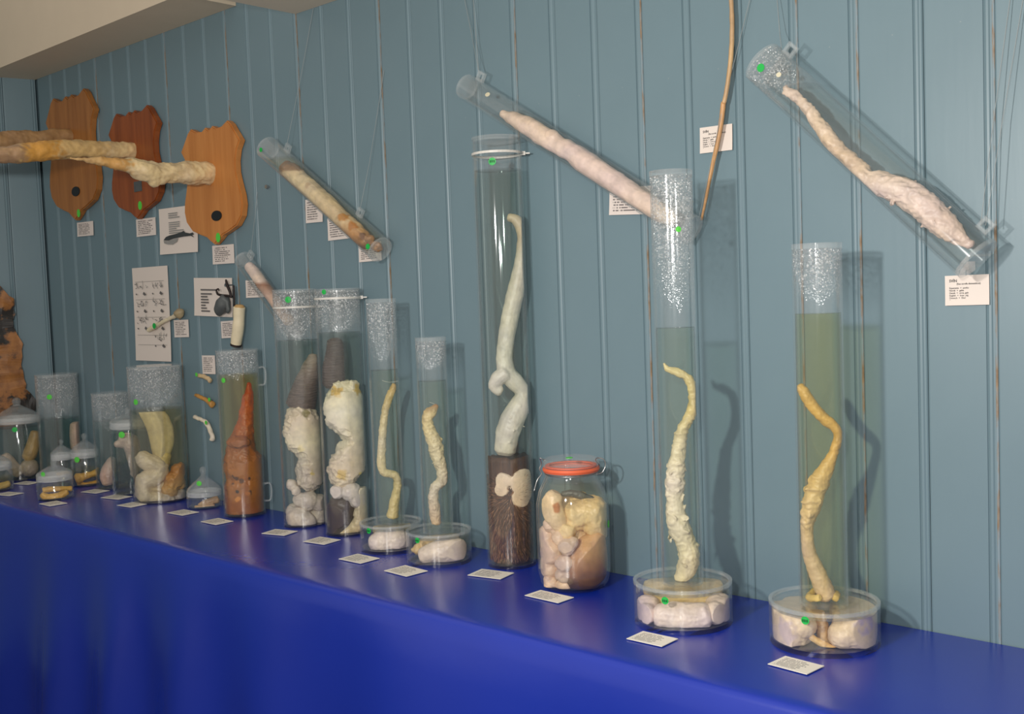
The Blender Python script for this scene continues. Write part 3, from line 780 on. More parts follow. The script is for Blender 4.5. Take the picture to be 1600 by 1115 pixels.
organ('ragged yellowish tissue at the back of the dish beside the tallest cylinder', [sweep(path(axE, [(648, 862, 8), (665, 848, 10), (690, 842, 9), (715, 840, 8)], 0.0))], [(T, (206, 172, 118)), (T+.1, (226, 200, 156))], lim=limE, zmin=T+0.0095, zmax=zpE-0.006, amp=0.004, freq=80)

rF, axF, RF, RtF, zpF = dish_vessel('specimen_jar', 'taller slim tube on a round dish holding one pale oval organ, beside the dark-tipped pair', 563, 662, 867, 824, 583, 629, 466, 577, 'sage', (560, 485))
sticker_on(rF, axF, RF, 576, 829, 4.5, M['green'], ink=True)
pF = path(axF, [(616, 600, 4), (611, 614, 6), (605, 630, 6), (600, 655, 6), (597, 690, 6.5), (596, 722, 7), (599, 736, 7), (610, 740, 6), (619, 744, 6.5), (621, 758, 6.5), (617, 780, 7.5), (613, 806, 10)])
fr = frills([(Vector(p[:3]), p[3]) for p in (pF[9], pF[10], pF[1])], 0.006, 11, 0.0016)
V, Fa = rough(*fuse([sweep(pF, 14, 5)]+fr, 0.0017), 0.0014, 70, 0.0008, 220, ridge=0.001, rfreq=70, limit=(axF.x, axF.y, RtF-0.0045))
V = clampz(V, zpF+0.0055)
specimen('preserved_specimen', 'thin angular cream specimen in the taller slim tube', V, Fa, zcols(V, zs(axF, 605, [(810, (230, 202, 140)), (740, (234, 210, 160)), (690, (234, 214, 184)), (620, (228, 196, 136)), (600, (220, 180, 120))])))
tag(mk('suspension_thread', *sweep([(*axF(597, 594), 0.0006), (*axF(608, 597), 0.0006), (*axF(622, 595), 0.0006)], 6, 3), M['tie'], None, axF(608, 597)), 'short white thread above the thin angular cream specimen', 'thread')
limF = (axF.x, axF.y, RF-0.006)
organ('large oval pinkish organ lying in the dish beside the dark-tipped pair', [B(axF, 600, 845, 20, -0.03), B(axF, 617, 843, 21, -0.03), B(axF, 628, 845, 17, -0.02), B(axF, 590, 847, 15, -0.035)], [(T, (224, 206, 200)), (T+.06, (236, 220, 210))], lim=limF, zmin=T+0.0095, zmax=zpF-0.006, amp=0.002)
organ('yellowish scraps at the back of the dish beside the dark-tipped pair', [sweep(path(axF, [(585, 828, 7), (610, 822, 8), (640, 824, 7)], 0.03))], [(T, (206, 176, 110)), (T+.1, (216, 186, 126))], lim=limF, zmin=T+0.0095, zmax=zpF-0.006, amp=0.004, freq=80)

# ---- G, H: pair of cylinders with dark-tipped specimens
rG, axG, RG = cylinder_vessel('specimen_jar', 'green fluid cylinder with cable tie holding a torn cream specimen and dark pocket', 509, 580, 839, 450, 518, 'green', 0.003, 0.010, (520, 470), (465,), amount=1.0)
rH, axH, RH = cylinder_vessel('specimen_jar', 'green fluid cylinder with cable tie holding a ridged taupe cone above pale lobes', 444, 512, 826, 451, 530, 'green', 0.003, 0.010, (535, 475), (479,), amount=1.0)
sticker_on(rG, axG, RG, 506, 456, 4, M['green']); sticker_on(rH, axH, RH, 450, 468, 5, M['green'])
limG = (axG.x, axG.y, RG-0.005); limH = (axH.x, axH.y, RH-0.005)
V, Fa = rough(*fuse([sweep(path(axG, [(523, 532, 12), (523, 550, 14), (521, 575, 17), (521, 600, 18)]), 18, 5)], 0.0018), 0.002, 40, limit=limG)
V = rings(V, axG(521, 570), 0.0075, 0.035)
specimen('preserved_specimen', 'dark taupe ridged cone standing on the torn cream tissue', V, Fa, zcols(V, zs(axG, 520, [(610, (66, 52, 46)), (580, (98, 82, 76)), (535, (84, 70, 62))])), M['ridged'])
gp = [sweep(path(axG, [(533, 606, 19), (537, 622, 31), (540, 644, 34), (553, 666, 27), (559, 690, 22), (549, 712, 27), (538, 735, 26), (536, 756, 18)], -0.015), 20, 5), B(axG, 520, 640, 16, -0.03), B(axG, 528, 604, 9, -.035), B(axG, 552, 602, 9, -.035), B(axG, 541, 599, 7, -.035)]
gp += frills([(axG(541, 606, -0.02), 0.018), (axG(530, 735, -0.02), 0.024)], 0.012, 16, 0.0022)
organ('torn sheet of cream tissue with yellow fat under the taupe cone', gp, zs(axG, 540, [(765, (226, 206, 182)), (720, (232, 212, 184)), (640, (242, 232, 208)), (600, (240, 226, 186))]), vox=0.002, amp=0.006, freq=40, lim=limG, amp2=0.0012, freq2=170, ridge=0.006, rfreq=42,
      patches=[(axG(526, 612, -0.045), 0.020, (222, 184, 92)), (axG(560, 607, -0.035), 0.020, (220, 186, 96)), (axG(535, 742, -0.06), 0.018, (222, 190, 120)), (axG(540, 692, -0.06), 0.012, (230, 204, 130)), (axG(565, 740, -0.04), 0.01, (230, 206, 130))])
organ('coiled grey-white lobe above the dark pocket in the cable-tied cylinder', [B(axG, 527, 768, 11, -0.04), B(axG, 548, 768, 16, -0.03), B(axG, 558, 780, 14, -0.03)], [(T, (222, 208, 196)), (T+.2, (232, 218, 206))], lim=limG, amp=0.003, freq=70)
organ('dark brown pocket of skin at the bottom of the cable-tied cylinder', [B(axG, 528, 805, 24, -0.02), B(axG, 535, 790, 22, -0.01), B(axG, 525, 822, 18, -0.015)], [(T, (58, 42, 34)), (T+.1, (72, 54, 44))], lim=limG, zmin=T+0.007, amp=0.003)
organ('cream strip curling round the dark pocket in the cable-tied cylinder', [sweep(path(axG, [(568, 765, 12), (566, 790, 13), (563, 812, 13), (548, 828, 10), (525, 834, 7)], -0.025), 14, 4), sweep(path(axG, [(560, 780, 14), (560, 815, 16)], 0.02), 14, 3)]+frills([(axG(560, 810, -0.03), 0.018)], 0.008, 8, 0.0014), [(T, (222, 190, 136)), (T+.03, (228, 204, 164)), (T+.12, (238, 224, 196))], lim=limG, zmin=T+0.007, amp=0.004, freq=60, amp2=0.0015)
V, Fa = rough(*fuse([sweep(path(axH, [(491, 556, 9), (487, 570, 13), (482, 588, 17), (476, 610, 21), (470, 634, 24)]), 18, 5)], 0.0018), 0.002, 40, limit=limH)
V = rings(V, axH(478, 600), 0.0075, 0.03)
specimen('preserved_specimen', 'tilted taupe ridged cone with a pale tip above pale lobes', V, Fa, zcols(V, zs(axH, 480, [(640, (104, 88, 84)), (600, (124, 106, 98)), (580, (158, 138, 126)), (555, (178, 158, 140))])), M['ridged'])
hp = [sweep(path(axH, [(472, 640, 22), (472, 655, 27), (474, 674, 31), (484, 692, 30), (490, 714, 24), (486, 737, 24), (480, 758, 18)], -0.012), 20, 5), B(axH, 495, 668, 12, -.02)]
organ('torn cream and grey tissue hanging under the tilted taupe cone', hp+frills([(axH(478, 740, -0.03), 0.026)], 0.009, 10, 0.0018), zs(axH, 480, [(765, (214, 196, 180)), (730, (216, 198, 178)), (690, (240, 226, 196)), (645, (226, 206, 180))]), vox=0.002, amp=0.006, freq=40, lim=limH, amp2=0.0012, freq2=170, ridge=0.006, rfreq=42,
      patches=[(axH(490, 740, -0.06), 0.012, (222, 196, 120)), (axH(478, 645, -0.05), 0.014, (150, 136, 92)), (axH(470, 700, -0.05), 0.014, (240, 222, 170))])
for lb, bl in (('knuckle-like pale lobe at the side of the tissue under the tilted cone', [(456, 757, 9, -0.02), (462, 766, 8, -.03)]), ('rounded grey-white lobe below the torn tissue in the taupe cone cylinder', [(482, 782, 16, -0.02), (496, 785, 15, -0.01), (470, 780, 12, -.02)]),
               ('lower pale lump resting on the floor of the taupe cone cylinder', [(468, 808, 21, -0.01), (480, 814, 16, -0.02), (460, 800, 14, 0)]), ('mauve dimpled lump at the side of the taupe cone cylinder floor', [(497, 803, 16, 0.0), (500, 815, 12, 0)])):
    organ(lb, [B(axH, u, v, r, o) for u, v, r, o in bl], [(T, (212, 194, 178)), (T+.1, (226, 208, 192))], lim=limH, zmin=T+0.007, amp=0.003, freq=60)

# ---- I: orange-brown cylinder
rI, axI, RI = cylinder_vessel('specimen_jar', 'cylinder filled by an orange-brown specimen, clear loop handles on its side', 351, 416, 810, 545, 583, 'amber', 0.003, 0.010, (590, 560), (), amount=1.0)
sticker_on(rI, axI, RI, 349, 594, 4, M['lgreen'])
for vv in (588, 770):
    c0 = Vector((axI.x, axI.y, axI(390, vv).z)); g = Vector((axI.h.y, -axI.h.x, 0))
    s = axI.scale()
    pts = [c0+g*(RI-0.001)+Vector((0, 0, 0.026)), c0+g*(RI+0.016)+Vector((0, 0, 0.026)), c0+g*(RI+0.020)+Vector((0, 0, 0)), c0+g*(RI+0.015)+Vector((0, 0, -0.026)), c0+g*(RI-0.001)+Vector((0, 0, -0.028))]
    mk('loop_handle', *sweep([(*p, 0.0035) for p in pts], 8, 4), M['lid'], rI, None, True)
limI = (axI.x, axI.y, RI-0.0045)
organ('orange-brown furrowed specimen with a pointed horn filling its cylinder', [sweep(path(axI, [(390, 598, 3), (388, 615, 7), (385, 640, 11), (383, 665, 13), (378, 690, 20), (376, 720, 27)]), 14, 5), B(axI, 372, 690, 17, -0.025, (1.2, 1, .6)), B(axI, 382, 730, 32), B(axI, 384, 765, 33), B(axI, 384, 785, 33), B(axI, 368, 790, 20, -.02)],
      zs(axI, 382, [(805, (140, 78, 12)), (740, (176, 106, 16)), (690, (158, 88, 12)), (640, (200, 98, 14)), (600, (184, 72, 8))]), vox=0.0024, amp=0.004, freq=55, lim=limI, zmin=T+0.012, amp2=0.0012, freq2=150,
      patches=[(axI(random.uniform(355, 394), random.uniform(745, 798), -0.054), random.uniform(0.006, 0.012), random.choice([(70, 40, 14), (96, 54, 16), (52, 34, 18), (206, 134, 50), (190, 116, 40)])) for _q in range(16)]+[(axI(370, 697, -0.05), 0.009, (80, 42, 20))])

# ---- knob-lidded jars
def knob_jar(label, cx, cy, R, h, hs, liq, zl=None, group=None, knob=1.0):
    """squat glass jar: body height hs, frosted ground band, domed lid with ball knob, total h"""
    root = thing('knob_lid_jar', label, 'jar', (cx, cy, T), group)
    c = (cx, cy, T)
    th = 0.003
    po = [(0, 0), (R*0.9, 0), (R, 0.006), (R, hs*0.86), (R*0.90, hs*0.97), (R*0.90, hs)]
    pi = [(R*0.90-th, hs), (R*0.90-th, hs*0.95), (R-th, hs*0.84), (R-th, 0.008), (R*0.88, 0.005), (0, 0.005)]
    sm(mk('glass_body', *lathe(c, po+pi, 36), M['knobglass'], root), 50)
    zl = zl or hs*0.6
    sm(mk('liquid', *lathe(c, [(0, 0.0056), (R*0.88, 0.0056), (R-th-0.0006, 0.009), (R-th-0.0006, zl), (0, zl)], 36), LIQ[liq], root), 50)
    bh = min(0.022, hs*0.35)
    sm(mk('ground_band', *lathe(c, [(R*0.905, hs*0.985-bh*0.1), (R*0.98, hs-bh*0.1), (R*0.98, hs+bh*0.9), (R*0.905, hs+bh*0.9)], 36, closed=True), M['frostglass'], root))
    z0 = hs+bh*0.9; dh = h-z0
    kr = min(0.2*R, dh*0.22)*knob
    prof_ = [(R*0.98, z0), (R*0.93, z0+dh*0.12), (R*0.62, z0+dh*0.34), (R*0.34, z0+dh*0.50), (kr*0.75, z0+dh*0.62), (kr*0.65, h-2*kr), (kr, h-1.2*kr), (kr*0.9, h-0.5*kr), (kr*0.5, h-0.1*kr), (0, h)]
    inner_ = [(max(r_-0.0025, 0), z_-0.0015) for r_, z_ in prof_[:4]]
    sm(mk('lid', *lathe(c, prof_+[(0, inner_[-1][1])]+inner_[::-1], 32), M['dome'], root), 60)
    return root, Axis(cx, cy)
def kj(label, l, r, b, vtop, vband, liq, vl=None, yfix=None):
    x, y, R = base(l, r, b)
    if yfix is not None:
        P = onY((l+r)/2, b, yfix); x, y, R = P.x, yfix, (r-l)/2*mpp(P)
    ax = Axis(x, y); um = (l+r)/2
    root, ax = knob_jar(label, x, y, R, ax(um, vtop).z-T, ax(um, vband).z-T, liq, (ax(um, vl).z-T) if vl else None)
    return root, ax, R
# J small jar by the brown cylinder
rJ, axJ, RJ = kj('small frosted-lid knob jar standing beside the orange-brown cylinder', 293, 348, 797, 728, 772, 'clear', 778)
sticker_on(rJ, axJ, RJ*0.8, 311, 755, 4, M['lgreen'])
organ('small brown and pink curl at the bottom of the knob jar by the brown cylinder', [sweep(path(axJ, [(312, 790, 4), (325, 784, 6), (340, 780, 6)], 0.0), 12, 4), sweep(path(axJ, [(305, 792, 3), (320, 792, 4), (335, 790, 4)], -0.02), 12, 4)], [(T, (206, 168, 130)), (T+.1, (176, 130, 96))], vox=0.0018, lim=(axJ.x, axJ.y, RJ-0.005), zmin=T+0.0065)

# ---- K: wide cylinder with pale sheet
rK, axK, RK = cylinder_vessel('specimen_jar', 'wide streaked cylinder holding a pale yellow fan over coiled cream tissue', 211, 294, 788, 570, 637, 'straw', 0.003, 0.010, (640, 590), (), amount=0.9)
sticker_on(rK, axK, RK, 212, 628, 4.5, M['lgreen'])
limK = (axK.x, axK.y, RK-0.0045)
def fan():
    V, Fa = [], []
    L_ = [(216, 644), (222, 655), (229, 670), (233, 685), (236, 700), (240, 714)]
    R_ = [(258, 642), (266, 655), (271, 670), (272, 688), (268, 705), (262, 716)]
    rows = []
    A = catmull([(*p, 0) for p in L_], 4); Bq = catmull([(*p, 0) for p in R_], 4)
    nu = 16
    for side in (-1, 1):
        for a, b in zip(A, Bq):
            rr = range(len(V), len(V)+nu); rows.append((side, rr))
            for i in range(nu):
                t = i/(nu-1); u = a[0]+(b[0]-a[0])*t; v_ = a[1]+(b[1]-a[1])*t
                off = -0.020-0.022*math.sin(t*math.pi)+0.0022*math.sin(t*17+v_*0.03)+side*0.003
                V.append(axK(u, v_, off))
    n = len(A)
    for s_ in (0, 1):
        for j in range(n-1):
            a0 = rows[s_*n+j][1]; a1 = rows[s_*n+j+1][1]
            for i in range(nu-1): Fa.append((a0[i], a0[i+1], a1[i+1], a1[i]))
    for j in range(n-1):
        for e in (0, nu-1): Fa.append((rows[j][1][e], rows[j+1][1][e], rows[n+j+1][1][e], rows[n+j][1][e]))
    for j in (0, n-1):
        for i in range(nu-1): Fa.append((rows[j][1][i], rows[j][1][i+1], rows[n+j][1][i+1], rows[n+j][1][i]))
    return V, Fa
V, Fa = fan()
V, Fa = rough(V, Fa, 0.002, 60, limit=limK)
specimen('preserved_specimen', 'pale yellow fan-shaped sheet of tissue in the wide streaked cylinder', V, Fa, zcols(V, [(T, (218, 204, 154)), (T+.4, (224, 210, 164))]))
organ('cream gathered neck under the pale yellow fan', [B(axK, 250, 722, 15, -0.02), B(axK, 258, 712, 10, -0.02)]+frills([(axK(250, 712, -0.03), 0.02)], 0.006, 8, 0.0013), [(T, (214, 194, 130)), (T+.3, (220, 202, 140))], lim=limK)
organ('coiled grey-cream tube filling the lower wide streaked cylinder', [sweep(path(axK, [(218, 712, 11), (232, 722, 14), (250, 730, 14), (240, 745, 16), (225, 750, 13), (222, 765, 14), (235, 776, 12), (252, 776, 11)], -0.035), 14, 5), B(axK, 250, 755, 24, 0.01), B(axK, 228, 765, 18, 0.0)], [(T, (196, 184, 158)), (T+.06, (214, 198, 168)), (T+.2, (206, 190, 156))], lim=limK, zmin=T+0.008, amp=0.004, freq=45)
organ('orange-brown ragged lump beside the coil in the wide streaked cylinder', [B(axK, 280, 735, 13, -0.03), B(axK, 272, 750, 15, -0.04), B(axK, 265, 765, 13, -0.045), B(axK, 282, 755, 10, -.02)]+frills([(axK(276, 748, -0.04), 0.02)], 0.006, 8, 0.0015), [(T, (176, 150, 120)), (T+.05, (204, 160, 96)), (T+.1, (196, 132, 56)), (T+.2, (206, 150, 70))], lim=limK, zmin=T+0.008, amp=0.005, freq=70)
organ('greyish folded scrap on the floor of the wide streaked cylinder', [B(axK, 262, 778, 13, -0.045), B(axK, 280, 775, 12, -0.03)], [(T, (180, 168, 156)), (T+.1, (190, 176, 160))], lim=limK, zmin=T+0.008, amp=0.005, freq=80)

# ---- L: jar with stopper lid partly behind K, M: dark cylinder behind it
rL, axL, RL = kj('tall knob-lid jar of dark fluid half hidden behind the wide streaked cylinder', 178, 236, 775, 636, 666, 'teal', 676)
sticker_on(rL, axL, RL, 190, 679, 5, M['lgreen'])
organ('pinkish tapered organ hanging in the tall knob-lid jar', [sweep(path(axL, [(188, 686, 9), (203, 690, 14), (208, 710, 11), (211, 735, 8), (207, 742, 6)], -0.01), 14, 4), sweep(path(axL, [(180, 694, 5), (192, 692, 9)], -.01), 10, 3)], [(T, (214, 178, 160)), (T+.4, (222, 188, 168))], lim=(axL.x, axL.y, RL-0.0045), amp=0.002)
rM, axM, RM = cylinder_vessel('specimen_jar', 'open-looking cylinder of dark teal fluid with an upright pink organ, behind the tall knob-lid jar', 152, 208, 752, 612, 655, 'teal', 0.003, 0.010, (668, 625), (), yfix=-0.08)
organ('smooth pink organ leaning in the dark teal cylinder', [sweep(path(axM, [(176, 716, 6), (172, 728, 10), (168, 742, 12), (170, 754, 10)], -0.02), 14, 4)], [(T, (214, 172, 154)), (T+.3, (222, 184, 166))], lim=(axM.x, axM.y, RM-0.0045), amp=0.001, zmin=T+.008)
# ---- N, O, O2: low knob jars
rN, axN, RN = kj('low knob jar with yellow coiled specimens nearest the cloth front edge', 60, 115, 783, 717, 748, 'pale', 757)
sticker_on(rN, axN, RN*0.92, 67, 741, 4, M['lgreen'])
organ('yellow ochre coil at the bottom of the low knob jar', [sweep(path(axN, [(65, 772, 5), (75, 777, 6), (90, 775, 6), (105, 768, 5)], -0.025), 12, 4), sweep(path(axN, [(68, 766, 5), (82, 764, 5), (100, 763, 4), (112, 763, 4)], 0.01), 12, 4)], [(T, (222, 172, 70)), (T+.05, (226, 178, 90))], vox=0.002, lim=(axN.x, axN.y, RN-0.005), zmin=T+0.0065, amp=0.002)
rO, axO, RO = kj('medium knob jar with a green dot and a yellow bone-like piece', 114, 158, 761, 676, 712, 'straw', 730)
sticker_on(rO, axO, RO, 120, 718, 4.5, M['lgreen'])
organ('yellow bone-shaped piece in the medium knob jar', [sweep(path(axO, [(121, 748, 9), (132, 744, 6), (145, 740, 5), (156, 735, 6)], -0.015), 12, 4), sweep(path(axO, [(122, 757, 4), (140, 756, 4), (153, 752, 4)], -.01), 10, 4)], [(T, (222, 168, 66)), (T+.06, (226, 180, 90))], vox=0.002, lim=(axO.x, axO.y, RO-0.005), zmin=T+0.0065, amp=0.002)
rO2, axO2, RO2 = kj('small knob jar squeezed behind the low yellow coil jar', 82, 116, 752, 686, 716, 'straw', 736, yfix=-0.175)
organ('dull ochre scrap in the small knob jar behind the coil jar', [sweep(path(axO2, [(90, 742, 4), (98, 740, 5), (108, 738, 4)]), 12, 4)], [(T, (190, 146, 76)), (T+.06, (200, 156, 90))], vox=0.002, lim=(axO2.x, axO2.y, RO2-0.005), zmin=T+0.0065, amp=0.002)
# ---- P: streaked cylinder near the corner
rP, axP, RP = cylinder_vessel('specimen_jar', 'streaked cylinder with rim near the room corner holding a pink upright specimen', 66, 128, 740, 583, 652, 'teal', 0.003, 0.010, (655, 600), (), yfix=-0.095)
sticker_on(rP, axP, RP, 77, 620, 4, M['lgreen'])
organ('pink upright blunt specimen in the streaked cylinder near the corner', [sweep(path(axP, [(119, 662, 9), (119, 680, 10), (120, 700, 9), (123, 720, 8)], -0.02), 14, 4)], [(T, (214, 170, 144)), (T+.3, (226, 186, 160))], lim=(axP.x, axP.y, RP-0.0045), amp=0.001)
# ---- Q: big knob jar at the left, R: low one at the frame edge
rQ, axQ, RQ = kj('big knob-lid jar of green fluid in front of the amber hide plaque', 0, 67, 753, 620, 658, 'green', 666)
sticker_on(rQ, axQ, RQ, 23, 671, 4, M['green'])
organ('tan blunt upright piece at the side of the big knob-lid jar', [sweep(path(axQ, [(55, 675, 7), (52, 690, 9), (48, 706, 11), (42, 716, 9)], -0.01), 14, 4)], [(T, (206, 160, 96)), (T+.3, (206, 166, 112))], lim=(axQ.x, axQ.y, RQ-0.0045), amp=0.001)
organ('pink rolled tissue low in the big knob-lid jar', [sweep(path(axQ, [(6, 712, 8), (14, 722, 10), (24, 734, 9), (30, 741, 7)], -0.02), 14, 4), B(axQ, 46, 730, 14, -0.01), B(axQ, 30, 735, 10, .02)], [(T, (196, 172, 150)), (T+.3, (222, 190, 162))], lim=(axQ.x, axQ.y, RQ-0.0045), zmin=T+.0065, amp=0.002)
rR, axR, RR = kj('low knob jar with pale yellow scraps beside the big knob-lid jar', -36, 20, 770, 696, 732, 'straw', 745)
organ('pale yellow scraps in the low jar beside the big knob-lid jar', [sweep(path(axR, [(-20, 762, 5), (0, 760, 6), (14, 755, 5)], -0.01), 12, 4)], [(T, (206, 176, 96)), (T+.06, (216, 186, 110))], vox=0.002, lim=(axR.x, axR.y, RR-0.005), zmin=T+0.0065, amp=0.002)

# ================================================================== HANGING TUBES
def hanging_tube(label, a, b, rpx, y, liqcut, liq, lugs, strings, drops=None, haze=0.012, endsticker=None):
    """a, b: photo positions of the end centres; the tube lies parallel to the wall at depth y"""
    A, Bp = onY(*a, y), onY(*b, y)
    d = (Bp-A); L = d.length; d.normalize()
    R = rpx*0.5*(mpp(A)+mpp(Bp))
    root = thing('hanging_tube', label, 'tube', tuple((A+Bp)/2), 'clear tubes hung on the wall')
    del root['group']
    th = 0.003; cap = 0.008
    if drops: gm = mat_glass('fogged_hanging_tube', haze, axis=tuple(d), d0=drops[0]*L-L/2, d1=drops[1]*L-L/2, amount=0.9)
    else: gm = M['glass']
    sm(mk('tube_wall', *lathe(A, [(R, cap*0.5), (R, L-cap*0.5), (R-th, L-cap*0.5), (R-th, cap*0.5)], 40, d, True), gm, root))
    sm(mk('end_cap', *lathe(A, [(0, 0), (R+0.0006, 0), (R+0.0006, cap), (0, cap)], 40, d), M['lid'], root))
    sm(mk('end_cap', *lathe(A, [(0, L-cap), (R+0.0006, L-cap), (R+0.0006, L), (0, L)], 40, d), M['lid'], root))
    # liquid: a cylinder cut by the level plane through liqcut
    q = onY(*liqcut, y).z
    dd, s, t = frame_of(d); Ri = R-th-0.0007; n = 40
    V, Fa = [], []
    for i in range(n):
        an = 2*math.pi*i/n; off = s*(Ri*math.cos(an))+t*(Ri*math.sin(an))
        tt = (q-(A+off).z)/d.z
        tt = min(max(tt, cap+0.001), L-cap-0.001)
        V.append(A+off+d*tt); V.append(A+off+d*(L-cap-0.001))
    for i in range(n):
        j = (i+1) % n; Fa.append((2*i, 2*j, 2*j+1, 2*i+1))
    Fa.append(tuple(2*i for i in range(n))); Fa.append(tuple(2*i+1 for i in reversed(range(n))))
    sm(mk('liquid', V, Fa, LIQ[liq], root))
    upn = Vector((-d.z, 0, d.x)); upn = upn if upn.z > 0 else -upn
    for k, u_v in enumerate(lugs):
        P = onY(*u_v, y); tt = (P-A).dot(d)
        c = A+d*tt+upn*(R+0.010); hw = 0.012
        out = box(-hw, hw, -0.004, 0.004, -0.012, 0.012); inn = [(-.006, -.006), (.006, -.006), (.006, .006), (-.006, .006)]
        o_ = [(-hw, -.012), (hw, -.012), (hw, .012), (-hw, .012)]
        Vl, Fl = [], []
        for yy in (-0.004, 0.004):
            for px_, pz_ in o_+inn: Vl.append(c+d*px_+Vector((0, yy, 0))+upn*pz_)
        for i in range(4):
            j = (i+1) % 4
            Fl += [(i, j, 4+j, 4+i), (8+i, 12+i, 12+j, 8+j), (i, 8+i, 8+j, j), (4+i, 4+j, 12+j, 12+i)]
        mk('hanging_lug', Vl, Fl, M['lid'], root)
    for pts in strings:
        P = [onY(u, v, yy) for u, v, yy in pts]
        mk('hanging_string', *sweep([(*p, 0.0006) for p in P], 5, 1, endround=False), M['string'], root)
    return root, A, Bp, d, R, y
def tpath(y, pts, off=0.0):
    out = []
    for u, v, r in pts:
        P = onY(u, v, y+off); out.append((*P, r*mpp(P)))
    return out
def tube_limit(V, A, d, R):
    out = []
    for v in V:
        w_ = v-A; t = w_.dot(d); p = A+d*t; o = v-p
        if o.length > R: v = p+o*(R/o.length)
        out.append(v)
    return out
def tube_dot(root, A, d, R, u, v, rpx, mat, y):
    r_ = ray(u, v).normalized(); o = C-A
    rp, op = r_-d*r_.dot(d), o-d*o.dot(d)
    a_, b_, c_ = rp.dot(rp), 2*rp.dot(op), op.dot(op)-R*R
    t = (-b_-math.sqrt(max(b_*b_-4*a_*c_, 0)))/(2*a_)
    P = C+r_*t; nn = op+rp*t; nn.normalize()
    disc(P+nn*0.0006, nn, rpx*mpp(P), 0.0008, 18, 'sticker', mat, root)
# tube 4 (pig card)
y4 = -0.062
r4, A4, B4, d4, R4, _ = hanging_tube('large clear hanging tube above the pig card, string-hung at a slant', (1192, 97), (1528, 406), 35, y4, (1215, 140), 'clear', [(1228, 88), (1533, 360)], [[(1222, 84, y4), (1218, 50, -0.03), (1212, -30, -0.008)], [(1532, 352, y4), (1552, 190, -0.03), (1582, -30, -0.008)], [(1540, 352, y4), (1566, 190, -0.03), (1600, -10, -0.008)]], (0.14, 0.0))
tube_dot(r4, A4, d4, R4, 1189, 106, 6.5, M['green'], y4); tube_dot(r4, A4, d4, R4, 1217, 117, 4, M['cream_dot'], y4)
p4 = tpath(y4, [(1226, 140, 8), (1242, 150, 8), (1262, 170, 9), (1280, 195, 11), (1298, 220, 12), (1320, 243, 12), (1340, 262, 14), (1358, 282, 18), (1385, 290, 20), (1412, 300, 22), (1440, 318, 23), (1465, 342, 22), (1487, 362, 18), (1505, 375, 10), (1518, 382, 7)])
fr = []
for q in (7, 8, 9, 11):
    fr += frills([(Vector(p4[q][:3]), p4[q][3])], 0.012, 14, 0.0026)
V, Fa = rough(*fuse([sweep(p4, 16, 5)]+fr, 0.0021), 0.0022, 55, 0.0009, 200, ridge=0.003, rfreq=50)
V = tube_limit(V, A4, d4, R4-0.0045)
specimen('preserved_specimen', 'long pink-tan specimen with a frayed middle in the tube above the pig card', V, Fa, zcols(V, [(onY(1500, 380, y4).z, (228, 198, 184)), (onY(1400, 290, y4).z, (232, 208, 194)), (onY(1330, 250, y4).z, (222, 190, 160)), (onY(1240, 150, y4).z, (232, 204, 184))]))
# tube 3
y3 = -0.047
r3, A3, B3, d3, R3, _ = hanging_tube('clear hanging tube of pale pink sausage-like specimen slanting past the tallest cylinder', (728, 135), (1082, 359), 21, y3, (790, 178), 'clear', [(748, 130), (1060, 345)], [[(748, 112, y3), (738, 60, -0.02), (722, -20, -0.006)], [(748, 112, y3), (744, 60, -0.02), (738, -20, -0.006)], [(1092, 340, y3), (1130, 165, -0.025), (1174, -10, -0.006)]])
tube_dot(r3, A3, d3, R3, 762, 148, 4, M['cream_dot'], y3)
p3 = tpath(y3, [(785, 178, 6), (803, 186, 11), (830, 200, 15), (852, 214, 16), (875, 228, 15), (897, 240, 16), (915, 255, 19), (940, 270, 18), (962, 286, 18), (985, 302, 17), (1010, 318, 17), (1035, 334, 15), (1052, 344, 10)])
V, Fa = rough(*fuse([sweep(p3, 16, 5), ball(onY(862, 213, y3-0.01), 0.016), ball(onY(930, 258, y3-.004), 0.02, (1, 1, .8))], 0.0022), 0.003, 40, 0.0005, 200)
V = tube_limit(V, A3, d3, R3-0.0042)
specimen('preserved_specimen', 'smooth pale pink lobed specimen in the tube slanting past the tallest cylinder', V, Fa, zcols(V, [(onY(1060, 350, y3).z, (238, 210, 190)), (onY(900, 240, y3).z, (234, 208, 200)), (onY(790, 180, y3).z, (242, 214, 190))]))
# tube 2
y2 = -0.05
r2, A2, B2, d2, R2, _ = hanging_tube('stained hanging tube with a brown-banded specimen, beside the honey oak shield', (418, 231), (595, 391), 19.5, y2, (430, 248), 'pale', [(447, 240), (560, 340)], [[(447, 232, y2), (470, 120, -0.02), (490, 10, -0.006)], [(562, 330, y2), (578, 250, -0.02), (600, 110, -0.006)]])
tube_dot(r2, A2, d2, R2, 408, 234, 3.5, M['green'], y2); tube_dot(r2, A2, d2, R2, 575, 385, 4.5, M['green'], y2)
p2 = tpath(y2, [(446, 262, 12), (456, 270, 15), (470, 283, 15), (490, 302, 16), (512, 322, 16), (530, 340, 15), (548, 356, 16), (563, 370, 14), (575, 380, 11)])
V, Fa = rough(*fuse([sweep(p2, 16, 5)], 0.0024), 0.003, 50, 0.0008, 180)
V = tube_limit(V, A2, d2, R2-0.0042)
